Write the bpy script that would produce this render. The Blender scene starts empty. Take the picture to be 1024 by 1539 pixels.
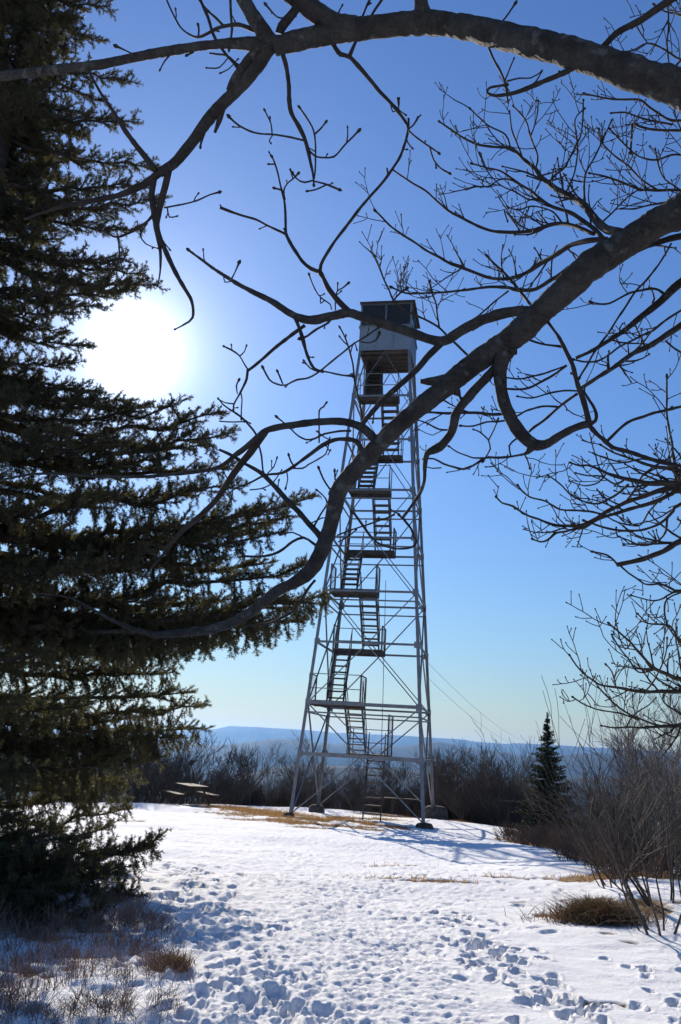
import bpy, math, random
import numpy as np
from mathutils import Vector, Matrix, noise as mnoise

random.seed(7)
NR = np.random.default_rng(11)
scene = bpy.context.scene
COL = scene.collection
PI = math.pi

# ------------------------------------------------------------------ camera
EYE = Vector((0, 0, 1.6))
F = 1247.9                       # focal length in photo pixels (1024 x 1539)
PITCH, ROLL = 0.27293, 0.06109
RC = Matrix.Rotation(PI / 2 + PITCH, 3, 'X') @ Matrix.Rotation(ROLL, 3, 'Z')
RCT = RC.transposed()


def ray(u, v):
    return RC @ Vector(((u - 512) / F, (769.5 - v) / F, -1.0))


def at(u, v, depth):
    return EYE + ray(u, v) * depth


def pix(p):
    c = RCT @ (Vector(p) - EYE)
    return 512 + F * c.x / -c.z, 769.5 - F * c.y / -c.z, -c.z


cam = bpy.data.cameras.new('camera')
cam.sensor_fit = 'VERTICAL'
cam.sensor_height = 22.3
cam.lens = F * 22.3 / 1539
cam.clip_start = 0.05
cam.clip_end = 120000
camo = bpy.data.objects.new('camera', cam)
COL.objects.link(camo)
camo.matrix_world = Matrix.Translation(EYE) @ RC.to_4x4()
scene.camera = camo

SUN_EL, SUN_AZ = math.radians(25.0), math.radians(-15.96)
SUN_DIR = Vector((math.sin(SUN_AZ) * math.cos(SUN_EL), math.cos(SUN_AZ) * math.cos(SUN_EL), math.sin(SUN_EL)))


# ------------------------------------------------------------------ helpers
class MB:
    """collects geometry of ONE mesh object"""

    def __init__(self):
        self.v, self.f = [], []

    def tube(self, pts, rad, sides=6, cap=True, rough=0):
        n = len(pts)
        if n < 2:
            return
        b = len(self.v)
        t = (pts[1] - pts[0]).normalized()
        a = Vector((0, 0, 1)) if abs(t.z) < .9 else Vector((1, 0, 0))
        nrm = t.cross(a).normalized()
        cs = [(math.cos(2 * PI * k / sides), math.sin(2 * PI * k / sides)) for k in range(sides)]
        for i in range(n):
            if i < n - 1 and i > 0:
                t = (pts[i + 1] - pts[i - 1])
            elif i == n - 1:
                t = pts[i] - pts[i - 1]
            if t.length < 1e-9:
                t = Vector((0, 0, 1))
            t = t.normalized()
            nrm = (nrm - t * nrm.dot(t))
            nrm = nrm.normalized() if nrm.length > 1e-6 else t.orthogonal().normalized()
            bi = t.cross(nrm)
            r = rad[i]
            p = pts[i]
            for c, s in cs:
                q = nrm * c + bi * s
                k = r
                if rough:
                    e = p + q * r
                    k = r * (1 + rough * (mnoise.noise(e * (1.1 / r)) + .6 * mnoise.noise(e * (2.6 / r))))
                self.v.append(p + q * k)
        for i in range(n - 1):
            for k in range(sides):
                k2 = (k + 1) % sides
                self.f.append((b + i * sides + k, b + i * sides + k2, b + (i + 1) * sides + k2, b + (i + 1) * sides + k))
        if cap:
            self.f.append(tuple(b + k for k in reversed(range(sides))))
            self.f.append(tuple(b + (n - 1) * sides + k for k in range(sides)))

    def box(self, c, s, M=None):
        b = len(self.v)
        for dx in (-.5, .5):
            for dy in (-.5, .5):
                for dz in (-.5, .5):
                    p = Vector((dx * s[0], dy * s[1], dz * s[2]))
                    if M is not None:
                        p = M @ p
                    self.v.append(Vector(c) + p)
        for q in ((0, 1, 3, 2), (4, 6, 7, 5), (0, 4, 5, 1), (2, 3, 7, 6), (0, 2, 6, 4), (1, 5, 7, 3)):
            self.f.append(tuple(b + i for i in q))

    def bar(self, p0, p1, w, h, up=Vector((0, 0, 1)), off=(0, 0)):
        """box beam from p0 to p1: w across, h along 'up'"""
        p0, p1 = Vector(p0), Vector(p1)
        t = (p1 - p0)
        L = t.length
        t.normalize()
        up = Vector(up)
        s = t.cross(up)
        if s.length < 1e-5:
            s = t.orthogonal()
        s.normalize()
        u = s.cross(t)
        M = Matrix((s, t, u)).transposed()
        self.box((p0 + p1) / 2 + s * off[0] + u * off[1], (w, L, h), M)

    def angle(self, p0, p1, w, th, da, db):
        """L profile beam: two flanges of width w along directions da, db"""
        p0, p1 = Vector(p0), Vector(p1)
        da, db = Vector(da), Vector(db)
        for d, e in ((da, db), (db, da)):
            b = len(self.v)
            o = 0 if d is da else th
            for p in (p0, p1):
                for x, y in ((o, 0), (w, 0), (w, th), (o, th)):
                    self.v.append(p + d * x + e * y)
            for q in ((0, 1, 2, 3), (7, 6, 5, 4), (0, 4, 5, 1), (1, 5, 6, 2), (2, 6, 7, 3), (3, 7, 4, 0)):
                self.f.append(tuple(b + i for i in q))

    def build(self, name, mat, parent=None, smooth=False):
        me = bpy.data.meshes.new(name)
        me.from_pydata([tuple(v) for v in self.v], [], self.f)
        me.update()
        if smooth:
            me.polygons.foreach_set('use_smooth', [True] * len(me.polygons))
        me.materials.append(mat)
        o = bpy.data.objects.new(name, me)
        COL.objects.link(o)
        if parent:
            o.parent = parent
        return o


def np_mesh(name, verts, faces, mat, parent=None, smooth=False):
    """verts (n,3) array, faces (m,k) array"""
    me = bpy.data.meshes.new(name)
    verts = np.asarray(verts, np.float32)
    faces = np.asarray(faces, np.int32)
    m, k = faces.shape
    me.vertices.add(len(verts))
    me.vertices.foreach_set('co', verts.ravel())
    me.loops.add(m * k)
    me.loops.foreach_set('vertex_index', faces.ravel())
    me.polygons.add(m)
    me.polygons.foreach_set('loop_start', np.arange(0, m * k, k, dtype=np.int32))
    me.polygons.foreach_set('loop_total', np.full(m, k, np.int32))
    if smooth:
        me.polygons.foreach_set('use_smooth', np.ones(m, bool))
    me.update(calc_edges=True)
    me.validate()
    me.materials.append(mat)
    o = bpy.data.objects.new(name, me)
    COL.objects.link(o)
    if parent:
        o.parent = parent
    return o


def tag(o, label=None, cat=None, group=None, kind=None):
    if label:
        o['label'] = label
    if cat:
        o['category'] = cat
    if group:
        o['group'] = group
    if kind:
        o['kind'] = kind
    return o


def empty(name, loc=(0, 0, 0), rz=0):
    o = bpy.data.objects.new(name, None)
    COL.objects.link(o)
    o.location = loc
    o.rotation_euler = (0, 0, rz)
    return o


def copy_tree(o, parent=None):
    c = o.copy()
    COL.objects.link(c)
    if parent:
        c.parent = parent
    for ch in list(o.children):
        copy_tree(ch, c)
    return c


def sstep(a, b, x):
    t = np.clip((np.asarray(x, float) - a) / (b - a), 0, 1)
    return t * t * (3 - 2 * t)


def vnoise(x, y, seed=0):
    x = np.asarray(x, float)
    y = np.asarray(y, float)
    xi = np.floor(x).astype(np.int64)
    yi = np.floor(y).astype(np.int64)
    fx, fy = x - xi, y - yi
    fx = fx * fx * fx * (fx * (fx * 6 - 15) + 10)
    fy = fy * fy * fy * (fy * (fy * 6 - 15) + 10)

    def h(a, b):
        n = (a * 374761393 + b * 668265263 + seed * 982451653) & 0xffffffff
        n = ((n ^ (n >> 13)) * 1274126177) & 0xffffffff
        n = (n ^ (n >> 16)) & 0xffffffff
        return n / 4294967295.0 * 2 - 1
    return (h(xi, yi) * (1 - fx) + h(xi + 1, yi) * fx) * (1 - fy) + (h(xi, yi + 1) * (1 - fx) + h(xi + 1, yi + 1) * fx) * fy


def fbm(x, y, seed=0, oct=4):
    s, a = 0, 1
    for i in range(oct):
        s = s + a * vnoise(x * 2 ** i + 17.3 * i, y * 2 ** i - 9.1 * i, seed + i)
        a *= .5
    return s


# ------------------------------------------------------------------ materials
def mat(name, base, rough=.8, metal=0, var=None, scale=8, bump=0, bscale=30, stretch=None, spec=.3, trans=0, detail=6, coords='Object'):
    m = bpy.data.materials.new(name)
    m.use_nodes = True
    nt = m.node_tree
    bs = nt.nodes['Principled BSDF']
    bs.inputs['Roughness'].default_value = rough
    bs.inputs['Metallic'].default_value = metal
    bs.inputs['Specular IOR Level'].default_value = spec
    bs.inputs['Base Color'].default_value = (*base, 1)
    tc = nt.nodes.new('ShaderNodeTexCoord')
    mp = nt.nodes.new('ShaderNodeMapping')
    nt.links.new(tc.outputs[coords], mp.inputs[0])
    if stretch:
        mp.inputs['Scale'].default_value = stretch
    if var:
        nz = nt.nodes.new('ShaderNodeTexNoise')
        nz.inputs['Scale'].default_value = scale
        nz.inputs['Detail'].default_value = detail
        nz.inputs['Roughness'].default_value = .65
        nt.links.new(mp.outputs[0], nz.inputs['Vector'])
        cr = nt.nodes.new('ShaderNodeValToRGB')
        cr.color_ramp.elements[0].position = .35
        cr.color_ramp.elements[1].position = .66
        cr.color_ramp.elements[0].color = (*base, 1)
        cr.color_ramp.elements[1].color = (*var, 1)
        nt.links.new(nz.outputs['Fac'], cr.inputs[0])
        nt.links.new(cr.outputs[0], bs.inputs['Base Color'])
    if bump:
        nb = nt.nodes.new('ShaderNodeTexNoise')
        nb.inputs['Scale'].default_value = bscale
        nb.inputs['Detail'].default_value = 8
        nt.links.new(mp.outputs[0], nb.inputs['Vector'])
        bp = nt.nodes.new('ShaderNodeBump')
        bp.inputs['Strength'].default_value = bump
        bp.inputs['Distance'].default_value = .02
        nt.links.new(nb.outputs['Fac'], bp.inputs['Height'])
        nt.links.new(bp.outputs[0], bs.inputs['Normal'])
    if trans:
        tr = nt.nodes.new('ShaderNodeBsdfTranslucent')
        tr.inputs[0].default_value = (base[0] * 1.8, base[1] * 1.8, base[2] * 1.3, 1)
        mx = nt.nodes.new('ShaderNodeMixShader')
        mx.inputs[0].default_value = trans
        out = nt.nodes['Material Output']
        nt.links.new(bs.outputs[0], mx.inputs[1])
        nt.links.new(tr.outputs[0], mx.inputs[2])
        nt.links.new(mx.outputs[0], out.inputs['Surface'])
    return m


M_BARK = mat('grey_bark', (.036, .029, .023), .85, var=(.085, .074, .062), scale=9, bump=1.0, bscale=30, spec=.25)
def bark_extra(m):
    n = m.node_tree
    b_ = n.nodes['Principled BSDF']
    tc_ = n.nodes.new('ShaderNodeTexCoord')
    src_ = b_.inputs['Base Color'].links[0].from_socket
    nz = n.nodes.new('ShaderNodeTexNoise')
    nz.inputs['Scale'].default_value = 17
    nz.inputs['Detail'].default_value = 5
    n.links.new(tc_.outputs['Object'], nz.inputs['Vector'])
    r_ = n.nodes.new('ShaderNodeValToRGB')
    r_.color_ramp.elements[0].position = .60
    r_.color_ramp.elements[1].position = .68
    n.links.new(nz.outputs['Fac'], r_.inputs[0])
    mx = n.nodes.new('ShaderNodeMix')
    mx.data_type = 'RGBA'
    n.links.new(r_.outputs[0], mx.inputs['Factor'])
    n.links.new(src_, mx.inputs['A'])
    mx.inputs['B'].default_value = (.125, .12, .10, 1)           # lichen
    vo = n.nodes.new('ShaderNodeTexVoronoi')
    vo.feature = 'DISTANCE_TO_EDGE'
    vo.inputs['Scale'].default_value = 42
    wv = n.nodes.new('ShaderNodeVectorMath')
    wv.operation = 'ADD'
    n2_ = n.nodes.new('ShaderNodeTexNoise')
    n2_.inputs['Scale'].default_value = 12
    n.links.new(tc_.outputs['Object'], n2_.inputs['Vector'])
    sc = n.nodes.new('ShaderNodeVectorMath')
    sc.operation = 'SCALE'
    sc.inputs['Scale'].default_value = .12
    n.links.new(n2_.outputs['Color'], sc.inputs[0])
    n.links.new(tc_.outputs['Object'], wv.inputs[0])
    n.links.new(sc.outputs[0], wv.inputs[1])
    n.links.new(wv.outputs[0], vo.inputs['Vector'])
    cr_ = n.nodes.new('ShaderNodeValToRGB')
    cr_.color_ramp.elements[0].position = .0
    cr_.color_ramp.elements[1].position = .10
    cr_.color_ramp.elements[0].color = (.25, .25, .25, 1)
    n.links.new(vo.outputs['Distance'], cr_.inputs[0])
    ml = n.nodes.new('ShaderNodeMix')
    ml.data_type = 'RGBA'
    ml.blend_type = 'MULTIPLY'
    ml.inputs['Factor'].default_value = .35
    n.links.new(mx.outputs['Result'], ml.inputs['A'])
    n.links.new(cr_.outputs[0], ml.inputs['B'])
    n.links.new(ml.outputs['Result'], b_.inputs['Base Color'])
    b2 = n.nodes.new('ShaderNodeBump')
    b2.inputs['Strength'].default_value = .45
    b2.inputs['Distance'].default_value = .006
    n.links.new(cr_.outputs[0], b2.inputs['Height'])
    old = b_.inputs['Normal'].links[0].from_socket
    n.links.new(old, b2.inputs['Normal'])
    n.links.new(b2.outputs[0], b_.inputs['Normal'])


bark_extra(M_BARK)
M_TWIG = mat('twig_bark', (.036, .028, .022), .8, var=(.07, .055, .044), scale=14, spec=.15)
M_FAR = mat('far_bark', (.066, .052, .044), .85, var=(.145, .118, .098), scale=2)
M_PALE = mat('pale_bark', (.18, .15, .125), .8, var=(.34, .31, .28), scale=6)
M_SHRUB = mat('shrub_twig', (.045, .035, .029), .8, var=(.105, .083, .066), scale=3)
M_BRUSH = mat('brush_twig', (.17, .095, .065), .8, var=(.32, .21, .15), scale=4)
M_NEEDLE = mat('spruce_needle', (.060, .055, .026), .6, var=(.125, .105, .055), scale=1.5, trans=.42, spec=.5)
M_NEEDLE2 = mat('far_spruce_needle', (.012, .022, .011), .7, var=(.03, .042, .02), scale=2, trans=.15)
M_SBARK = mat('spruce_bark', (.035, .027, .021), .9, var=(.075, .06, .048), scale=14, bump=.8, bscale=40)
M_STEEL = mat('galvanised_steel', (.15, .16, .175), .5, .5, var=(.25, .26, .275), scale=3, spec=.5)
_cr = [n for n in M_STEEL.node_tree.nodes if n.type == 'VALTORGB'][0].color_ramp
_e = _cr.elements.new(.73)
_e.color = (.17, .115, .08, 1)                                  # rust blooms on the zinc
M_RUST = mat('weathered_deck', (.12, .082, .058), .85, var=(.26, .185, .13), scale=5)
M_DECKU = mat('dark_deck', (.05, .045, .042), .8, var=(.105, .09, .078), scale=4)
M_CAB = mat('painted_sheet', (.19, .235, .28), .5, .2, var=(.26, .30, .345), scale=1.5)
M_UNDER = mat('cab_underside', (.075, .062, .053), .85, var=(.125, .103, .088), scale=3)
M_ROOF = mat('cab_roof', (.06, .056, .055), .75, .1)
M_WOOD = mat('weathered_wood', (.05, .034, .025), .8, var=(.115, .08, .058), scale=5, stretch=(1, 8, 8))
M_CONC = mat('rough_concrete', (.055, .045, .036), .95, var=(.125, .105, .085), scale=5, bump=.8, bscale=12)
M_GRASS = mat('dry_grass_blade', (.30, .17, .075), .8, var=(.46, .29, .14), scale=1.2, trans=.3)
M_HEATH = mat('brown_heath', (.10, .062, .036), .85, var=(.21, .14, .082), scale=2.5, trans=.2)
M_CABLE = mat('cable', (.05, .05, .055), .6)
M_MESHW = mat('guard_wire', (.22, .22, .23), .6, .3)
M_GLASS = bpy.data.materials.new('window_glass')
M_GLASS.use_nodes = True
_b = M_GLASS.node_tree.nodes['Principled BSDF']
_b.inputs['Base Color'].default_value = (.085, .095, .105, 1)
_b.inputs['Roughness'].default_value = .06
_b.inputs['Transmission Weight'].default_value = .6
_b.inputs['IOR'].default_value = 1.1
M_DARKIN = mat('cab_interior', (.14, .13, .12), .9)


# ------------------------------------------------------------------ world: daylight sky with a bright halo round the sun
w = bpy.data.worlds.new('World')
scene.world = w
w.use_nodes = True
nt = w.node_tree
nt.nodes.clear()
out = nt.nodes.new('ShaderNodeOutputWorld')
bg = nt.nodes.new('ShaderNodeBackground')
sky = nt.nodes.new('ShaderNodeTexSky')
sky.sky_type = 'NISHITA'
sky.sun_disc = False
sky.sun_elevation = SUN_EL
sky.sun_rotation = SUN_AZ
sky.altitude = 0
sky.air_density = 1.65
sky.dust_density = .12
sky.ozone_density = 5.0
bg.inputs[1].default_value = .075
wb = nt.nodes.new('ShaderNodeMix')                # daylight white balance of the whole sky
wb.data_type = 'RGBA'
wb.blend_type = 'MULTIPLY'
wb.inputs['Factor'].default_value = 1
wb.inputs['B'].default_value = (.655, .845, 1.25, 1)
nt.links.new(sky.outputs[0], wb.inputs['A'])
nt.links.new(wb.outputs['Result'], bg.inputs[0])
# solar aureole (added glow imitating the sun's lens glare, painted into the sky), a function of sky direction only
tc = nt.nodes.new('ShaderNodeTexCoord')
dp = nt.nodes.new('ShaderNodeVectorMath')
dp.operation = 'DOT_PRODUCT'
dp.inputs[1].default_value = SUN_DIR
nt.links.new(tc.outputs['Generated'], dp.inputs[0])


def mnode(op, a, b=None):
    n = nt.nodes.new('ShaderNodeMath')
    n.operation = op
    for i, q in enumerate((a, b)):
        if q is None:
            continue
        if isinstance(q, (int, float)):
            n.inputs[i].default_value = q
        else:
            nt.links.new(q, n.inputs[i])
    return n.outputs[0]


one_minus = mnode('MAXIMUM', mnode('SUBTRACT', 1.0, dp.outputs['Value']), 0.0)
ang2 = mnode('MULTIPLY', one_minus, 2.0)                      # ~ angle squared (rad)
ang = mnode('SQRT', ang2)
core = mnode('ADD', mnode('MULTIPLY', mnode('EXPONENT', mnode('MULTIPLY', ang2, -1 / (2 * math.radians(.66) ** 2))), 120.0),
             mnode('MULTIPLY', mnode('EXPONENT', mnode('MULTIPLY', ang, -1 / math.radians(1.7))), 2.6))
halo = mnode('MULTIPLY', mnode('EXPONENT', mnode('MULTIPLY', ang, -1 / math.radians(8.0))), .31)
bg2 = nt.nodes.new('ShaderNodeBackground')
bg2.inputs[0].default_value = (1, .97, .92, 1)
nt.links.new(mnode('ADD', core, halo), bg2.inputs[1])
ad = nt.nodes.new('ShaderNodeAddShader')
nt.links.new(bg.outputs[0], ad.inputs[0])
nt.links.new(bg2.outputs[0], ad.inputs[1])
nt.links.new(ad.outputs[0], out.inputs[0])

sl = bpy.data.lights.new('sun', 'SUN')
sl.energy = 5.0
sl.angle = math.radians(.53)
sl.color = (1, .90, .76)
so = bpy.data.objects.new('sun', sl)
COL.objects.link(so)
so.rotation_euler = SUN_DIR.to_track_quat('Z', 'Y').to_euler()
so.location = (0, 0, 60)

scene.view_settings.view_transform = 'Standard'
scene.view_settings.look = 'None'
scene.view_settings.exposure = 0.32
scene.view_settings.gamma = 1
scene.cycles.max_bounces = 6
scene.cycles.transparent_max_bounces = 8
scene.cycles.volume_bounces = 0
scene.cycles.sample_clamp_indirect = 6

# ------------------------------------------------------------------ ground: one snow sheet over the hilltop and its flanks
AZ_T = np.radians([-180, -90, -45, -25, -14, -2, 5, 9, 12, 15, 20, 26, 35, 60, 90, 180])
CR_T = np.array([26, 24, 26, 31, 34, 38, 38, 35, 33, 31, 27, 23, 19, 16, 18, 26.])


def crest(az):
    return np.interp(az, AZ_T, CR_T)


def hbase(x, y):
    x = np.asarray(x, float)
    y = np.asarray(y, float)
    d = np.hypot(x, y)
    az = np.arctan2(x, y)
    dc = crest(az)
    z = -.85 * sstep(5, 28, d) - .15 * sstep(26, 38, d)
    o = np.maximum(d - dc + 2, 0)
    z = z - np.where(o < 6, .30 * o * o / 12, .30 * (o - 3))
    z = z + .10 * fbm(x * .22, y * .22, 3, 3) * sstep(3, 12, d) * .9
    # a low bank under the right-hand bushes
    z = z + .22 * np.exp(-((x - 5.2) / 1.6) ** 2) * sstep(8, 12, y) * (1 - sstep(20, 26, y))
    return z


def hz(x, y):
    return float(hbase(np.array([x]), np.array([y]))[0])


def lane(x, y):
    """1 inside the trodden lane from the camera to the tower"""
    c = .12 + .012 * y - .06 * np.maximum(y - 12, 0)
    hw = 1.15 + .21 * np.maximum(y - 7.5, 0)
    return 1 - sstep(hw * .75, hw * 1.15, np.abs(x - c) + .35 * fbm(x * .5, y * .25, 21, 2))


PATCH = [(-3.4, 33.4, 2.4, 1.6, .85), (-1.7, 31.4, 2.2, 2.2, .9), (-.6, 28.8, 1.7, 1.7, .9), (.7, 29.2, 1.6, 1.2, .9), (2.0, 28.2, 1.4, .7, .85),
         (-2.9, 29.8, 1.1, .3, .7), (1.2, 31.5, 2.0, 1.0, .7), (-.9, 27.0, 1.4, .7, .8), (.4, 27.0, 1.3, .45, .75), (-2.4, 27.9, 1.0, .5, .8), (1.5, 26.6, .9, .2, .8), (-.2, 25.6, .7, .2, .7),
         (.95, 13.35, .85, .09, 1.1), (1.75, 13.1, .7, .10, 1.1), (2.75, 13.7, .6, .10, 1.1), (1.15, 15.7, .7, .10, 1), (.6, 16.2, .5, .05, .7), (1.9, 16.0, .4, .05, .7),
         (-4.9, 23.6, .6, .25, .8), (-1.05, 6.75, .16, .12, 1), (-2.2, 8.0, .9, .6, .55), (-3.2, 7.2, 1., .8, .5), (-2.2, 6.6, .8, .5, .35), (2.05, 6.55, .25, .05, .7),
         (3.2, 10.3, .6, .36, 1), (2.75, 10.6, .2, .15, 1), (3.1, 8.9, .12, .08, .6), (3.0, 9.3, .15, .06, .6), (3.4, 11.6, .9, .2, .7), (4.6, 11, 1.2, .8, .8), (5, 13.5, 1.6, .8, .7),
         (6.0, 26.5, .9, .8, .8), (6.1, 24, .8, 1.2, .8), (6.1, 21.5, .8, 1.2, .8), (6.2, 18.5, .9, 1.4, .8), (3.8, 36.3, 2.6, .9, .8), (5.2, 33.2, 1.0, .5, .8), (7.0, 30, 1.3, .8, .6)]


def bare_mask(x, y):
    m = np.zeros_like(x)
    nz = fbm(x * 1.3, y * 2.2, 31, 4)
    nz2 = fbm(x * 6, y * 6, 33, 3)
    for cx, cy, rx, ry, s in PATCH:
        d2 = ((x - cx) / rx) ** 2 + ((y - cy) / ry) ** 2
        m = np.maximum(m, s * np.exp(-d2 * .9))
    m = m + .28 * nz * (m > .05) + .16 * nz2 * (m > .05)
    d = np.hypot(x, y)
    dc = crest(np.arctan2(x, y))
    e = sstep(-.5, 4, d - dc + .9 * nz)                            # grass and leaf litter where the slope turns down
    m = np.maximum(m, e * .9)
    return sstep(.42, .62, m)


th_f = np.radians(np.arange(-27, 27.01, .105))
th_c1 = np.radians(np.arange(-180, -27, 3.0))
th_c2 = np.radians(np.arange(28.5, 180, 3.0))
TH = np.concatenate([th_c1, th_f, th_c2])
rs = [.02]
while rs[-1] < 420:
    r_ = rs[-1]
    k_ = .25 if r_ < 1 else .10 if r_ < 3.6 else .0032 if r_ < 9 else .004 if r_ < 16 else .0052 if r_ < 42 else .06
    rs.append(r_ * (1 + k_))
RS = np.array(rs)
TT, RR = np.meshgrid(TH, RS)
GX, GY = RR * np.sin(TT), RR * np.cos(TT)
GZ = hbase(GX, GY)
vis = (np.abs(TT) < math.radians(28)) & (RR > 3.6) & (RR < 45)
ln = lane(GX, GY)
fade = 1 - sstep(30, 45, RR)
bare = bare_mask(GX, GY)
GZ += fade * (.018 * fbm(GX * 1.1, GY * 1.4, 5, 3) * (.35 + .65 * ln)
              + ln * (.004 * fbm(GX * 5, GY * 8, 8, 3) + .011 * fbm(GX * 15, GY * 22, 9, 3) + .005 * np.abs(fbm(GX * 26, GY * 34, 19, 2)))
              + (1 - ln) * (.010 * fbm(GX * 2.5, GY * 3.5, 12, 3)))
left = np.exp(-((GX + 2.6) / 1.6) ** 2) * (1 - sstep(9, 12, GY))       # lumpy snow in the brush on the left
GZ += fade * left * .03 * fbm(GX * 5, GY * 5, 14, 3)


def stamp(cx, cy, hd, L, W, dep):
    r = math.hypot(cx, cy)
    t = math.atan2(cx, cy)
    ext = max(L, W) * 1.9
    i0, i1 = np.searchsorted(RS, r - ext), np.searchsorted(RS, r + ext)
    j0, j1 = np.searchsorted(TH, t - ext / r), np.searchsorted(TH, t + ext / r)
    if i1 - i0 < 2 or j1 - j0 < 2:
        return
    X, Y = GX[i0:i1, j0:j1] - cx, GY[i0:i1, j0:j1] - cy
    c, s = math.cos(hd), math.sin(hd)
    a, b = (X * s + Y * c) / L, (X * c - Y * s) / W
    q = (np.abs(a) ** 2.6 + np.abs(b) ** 2.6) ** (1 / 2.6)
    q = q + .22 * vnoise(X * 16 + cx * 7, Y * 16 + cy * 5, 4) + .14 * vnoise(X * 40 + cx * 9, Y * 40, 6)
    GZ[i0:i1, j0:j1] += -dep * (1 - sstep(.74, 1.04, q)) + dep * .22 * np.exp(-((q - 1.28) / .2) ** 2)


rng = random.Random(5)
# packed lane: many shallow steps, nearly all walked towards or away from the tower
for i in range(5800):
    y = 3.8 + 27 * rng.random() ** 1.4
    x = .12 + .012 * y - .06 * max(y - 12, 0) + rng.gauss(0, .62 + .1 * max(y - 7.5, 0))
    stamp(x, y, rng.choice((0, PI)) + rng.gauss(.05, .35), rng.uniform(.05, .12), rng.uniform(.025, .055), rng.uniform(.004, .013) * max(.15, .7 + 1.4 * mnoise.noise(Vector((x * .9, y * .55, 2.2)))))
# deep steps along the left edge of the lane
for i in range(240):
    t = rng.random()
    y = 4.6 + 9.5 * t
    x = -.35 - 1.75 * t + rng.gauss(0, .30)
    stamp(x, y, rng.gauss(-.25, .3), rng.uniform(.10, .15), rng.uniform(.05, .075), rng.uniform(.018, .046))
# trail of deep steps on the right edge
for i in range(120):
    t = rng.random()
    y = 5.2 + 5.2 * t
    x = 1.75 - .35 * t + rng.gauss(0, .22)
    stamp(x, y, rng.gauss(0, .4), rng.uniform(.06, .13), rng.uniform(.035, .065), rng.uniform(.02, .06))
for i in range(26):                                               # a few lone steps in the clean snow further right
    y = rng.uniform(5.4, 8.5)
    stamp(2.1 + (y - 5.4) * .2 + rng.uniform(-.1, .7), y, rng.gauss(.2, .3), .09, .045, rng.uniform(.02, .04))
for i in range(160):
    y = rng.uniform(9, 26)
    stamp(2.2 + .05 * y + rng.gauss(0, .8), y, rng.gauss(.2, .5), .13, .06, rng.uniform(.008, .03))
GZ -= .02 * bare * fade

nr, ntH = TT.shape
verts = np.stack([GX, GY, GZ], -1).reshape(-1, 3)
idx = np.arange(nr * ntH).reshape(nr, ntH)
nx = np.roll(idx, -1, axis=1)
faces = np.stack([idx[:-1], nx[:-1], nx[1:], idx[1:]], -1).reshape(-1, 4)

m = bpy.data.materials.new('trodden_snow')
m.use_nodes = True
n2 = m.node_tree
bs = n2.nodes['Principled BSDF']
bs.inputs['Roughness'].default_value = .85
bs.inputs['Specular IOR Level'].default_value = .1
tcn = n2.nodes.new('ShaderNodeTexCoord')
at_n = n2.nodes.new('ShaderNodeAttribute')
at_n.attribute_name = 'bare'
nz1 = n2.nodes.new('ShaderNodeTexNoise')
nz1.inputs['Scale'].default_value = 3.2
nz1.inputs['Detail'].default_value = 8
n2.links.new(tcn.outputs['Object'], nz1.inputs['Vector'])
crs = n2.nodes.new('ShaderNodeValToRGB')
crs.color_ramp.elements[0].color = (.83, .835, .84, 1)
crs.color_ramp.elements[1].color = (.91, .91, .91, 1)
n2.links.new(nz1.outputs['Fac'], crs.inputs[0])
nz2 = n2.nodes.new('ShaderNodeTexNoise')
nz2.inputs['Scale'].default_value = 9
nz2.inputs['Detail'].default_value = 9
n2.links.new(tcn.outputs['Object'], nz2.inputs['Vector'])
crg = n2.nodes.new('ShaderNodeValToRGB')
crg.color_ramp.elements[0].position = .32
crg.color_ramp.elements[1].position = .7
crg.color_ramp.elements[0].color = (.075, .045, .024, 1)
crg.color_ramp.elements[1].color = (.36, .23, .12, 1)
n2.links.new(nz2.outputs['Fac'], crg.inputs[0])
mxc = n2.nodes.new('ShaderNodeMix')
mxc.data_type = 'RGBA'
n2.links.new(at_n.outputs['Fac'], mxc.inputs['Factor'])
n2.links.new(crs.outputs[0], mxc.inputs['A'])
n2.links.new(crg.outputs[0], mxc.inputs['B'])
n2.links.new(mxc.outputs['Result'], bs.inputs['Base Color'])
nz3 = n2.nodes.new('ShaderNodeTexNoise')
nz3.inputs['Scale'].default_value = 26
nz3.inputs['Detail'].default_value = 7
nz3.inputs['Roughness'].default_value = .7
n2.links.new(tcn.outputs['Object'], nz3.inputs['Vector'])
bpn = n2.nodes.new('ShaderNodeBump')
bpn.inputs['Strength'].default_value = .85
bpn.inputs['Distance'].default_value = .02
n2.links.new(nz3.outputs['Fac'], bpn.inputs['Height'])
n2.links.new(bpn.outputs[0], bs.inputs['Normal'])
M_SNOW = m
gnd = np_mesh('snow_ground', verts, faces, M_SNOW, smooth=True)
at_ = gnd.data.attributes.new('bare', 'FLOAT', 'POINT')
at_.data.foreach_set('value', bare.ravel().astype(np.float32))
tag(gnd, 'trodden snow with footprints and bare grassy patches', 'snow', kind='structure')



# ------------------------------------------------------------------ far hills: one sheet of ridges reaching to the horizon
def prof(pts):
    """azimuth / elevation profile from sky-line points"""
    a, e = [], []
    for u, v in pts:
        d = ray(u, v)
        a.append(math.atan2(d.x, d.y))
        e.append(d.z / math.hypot(d.x, d.y))
    return np.array(a), np.array(e)


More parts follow.
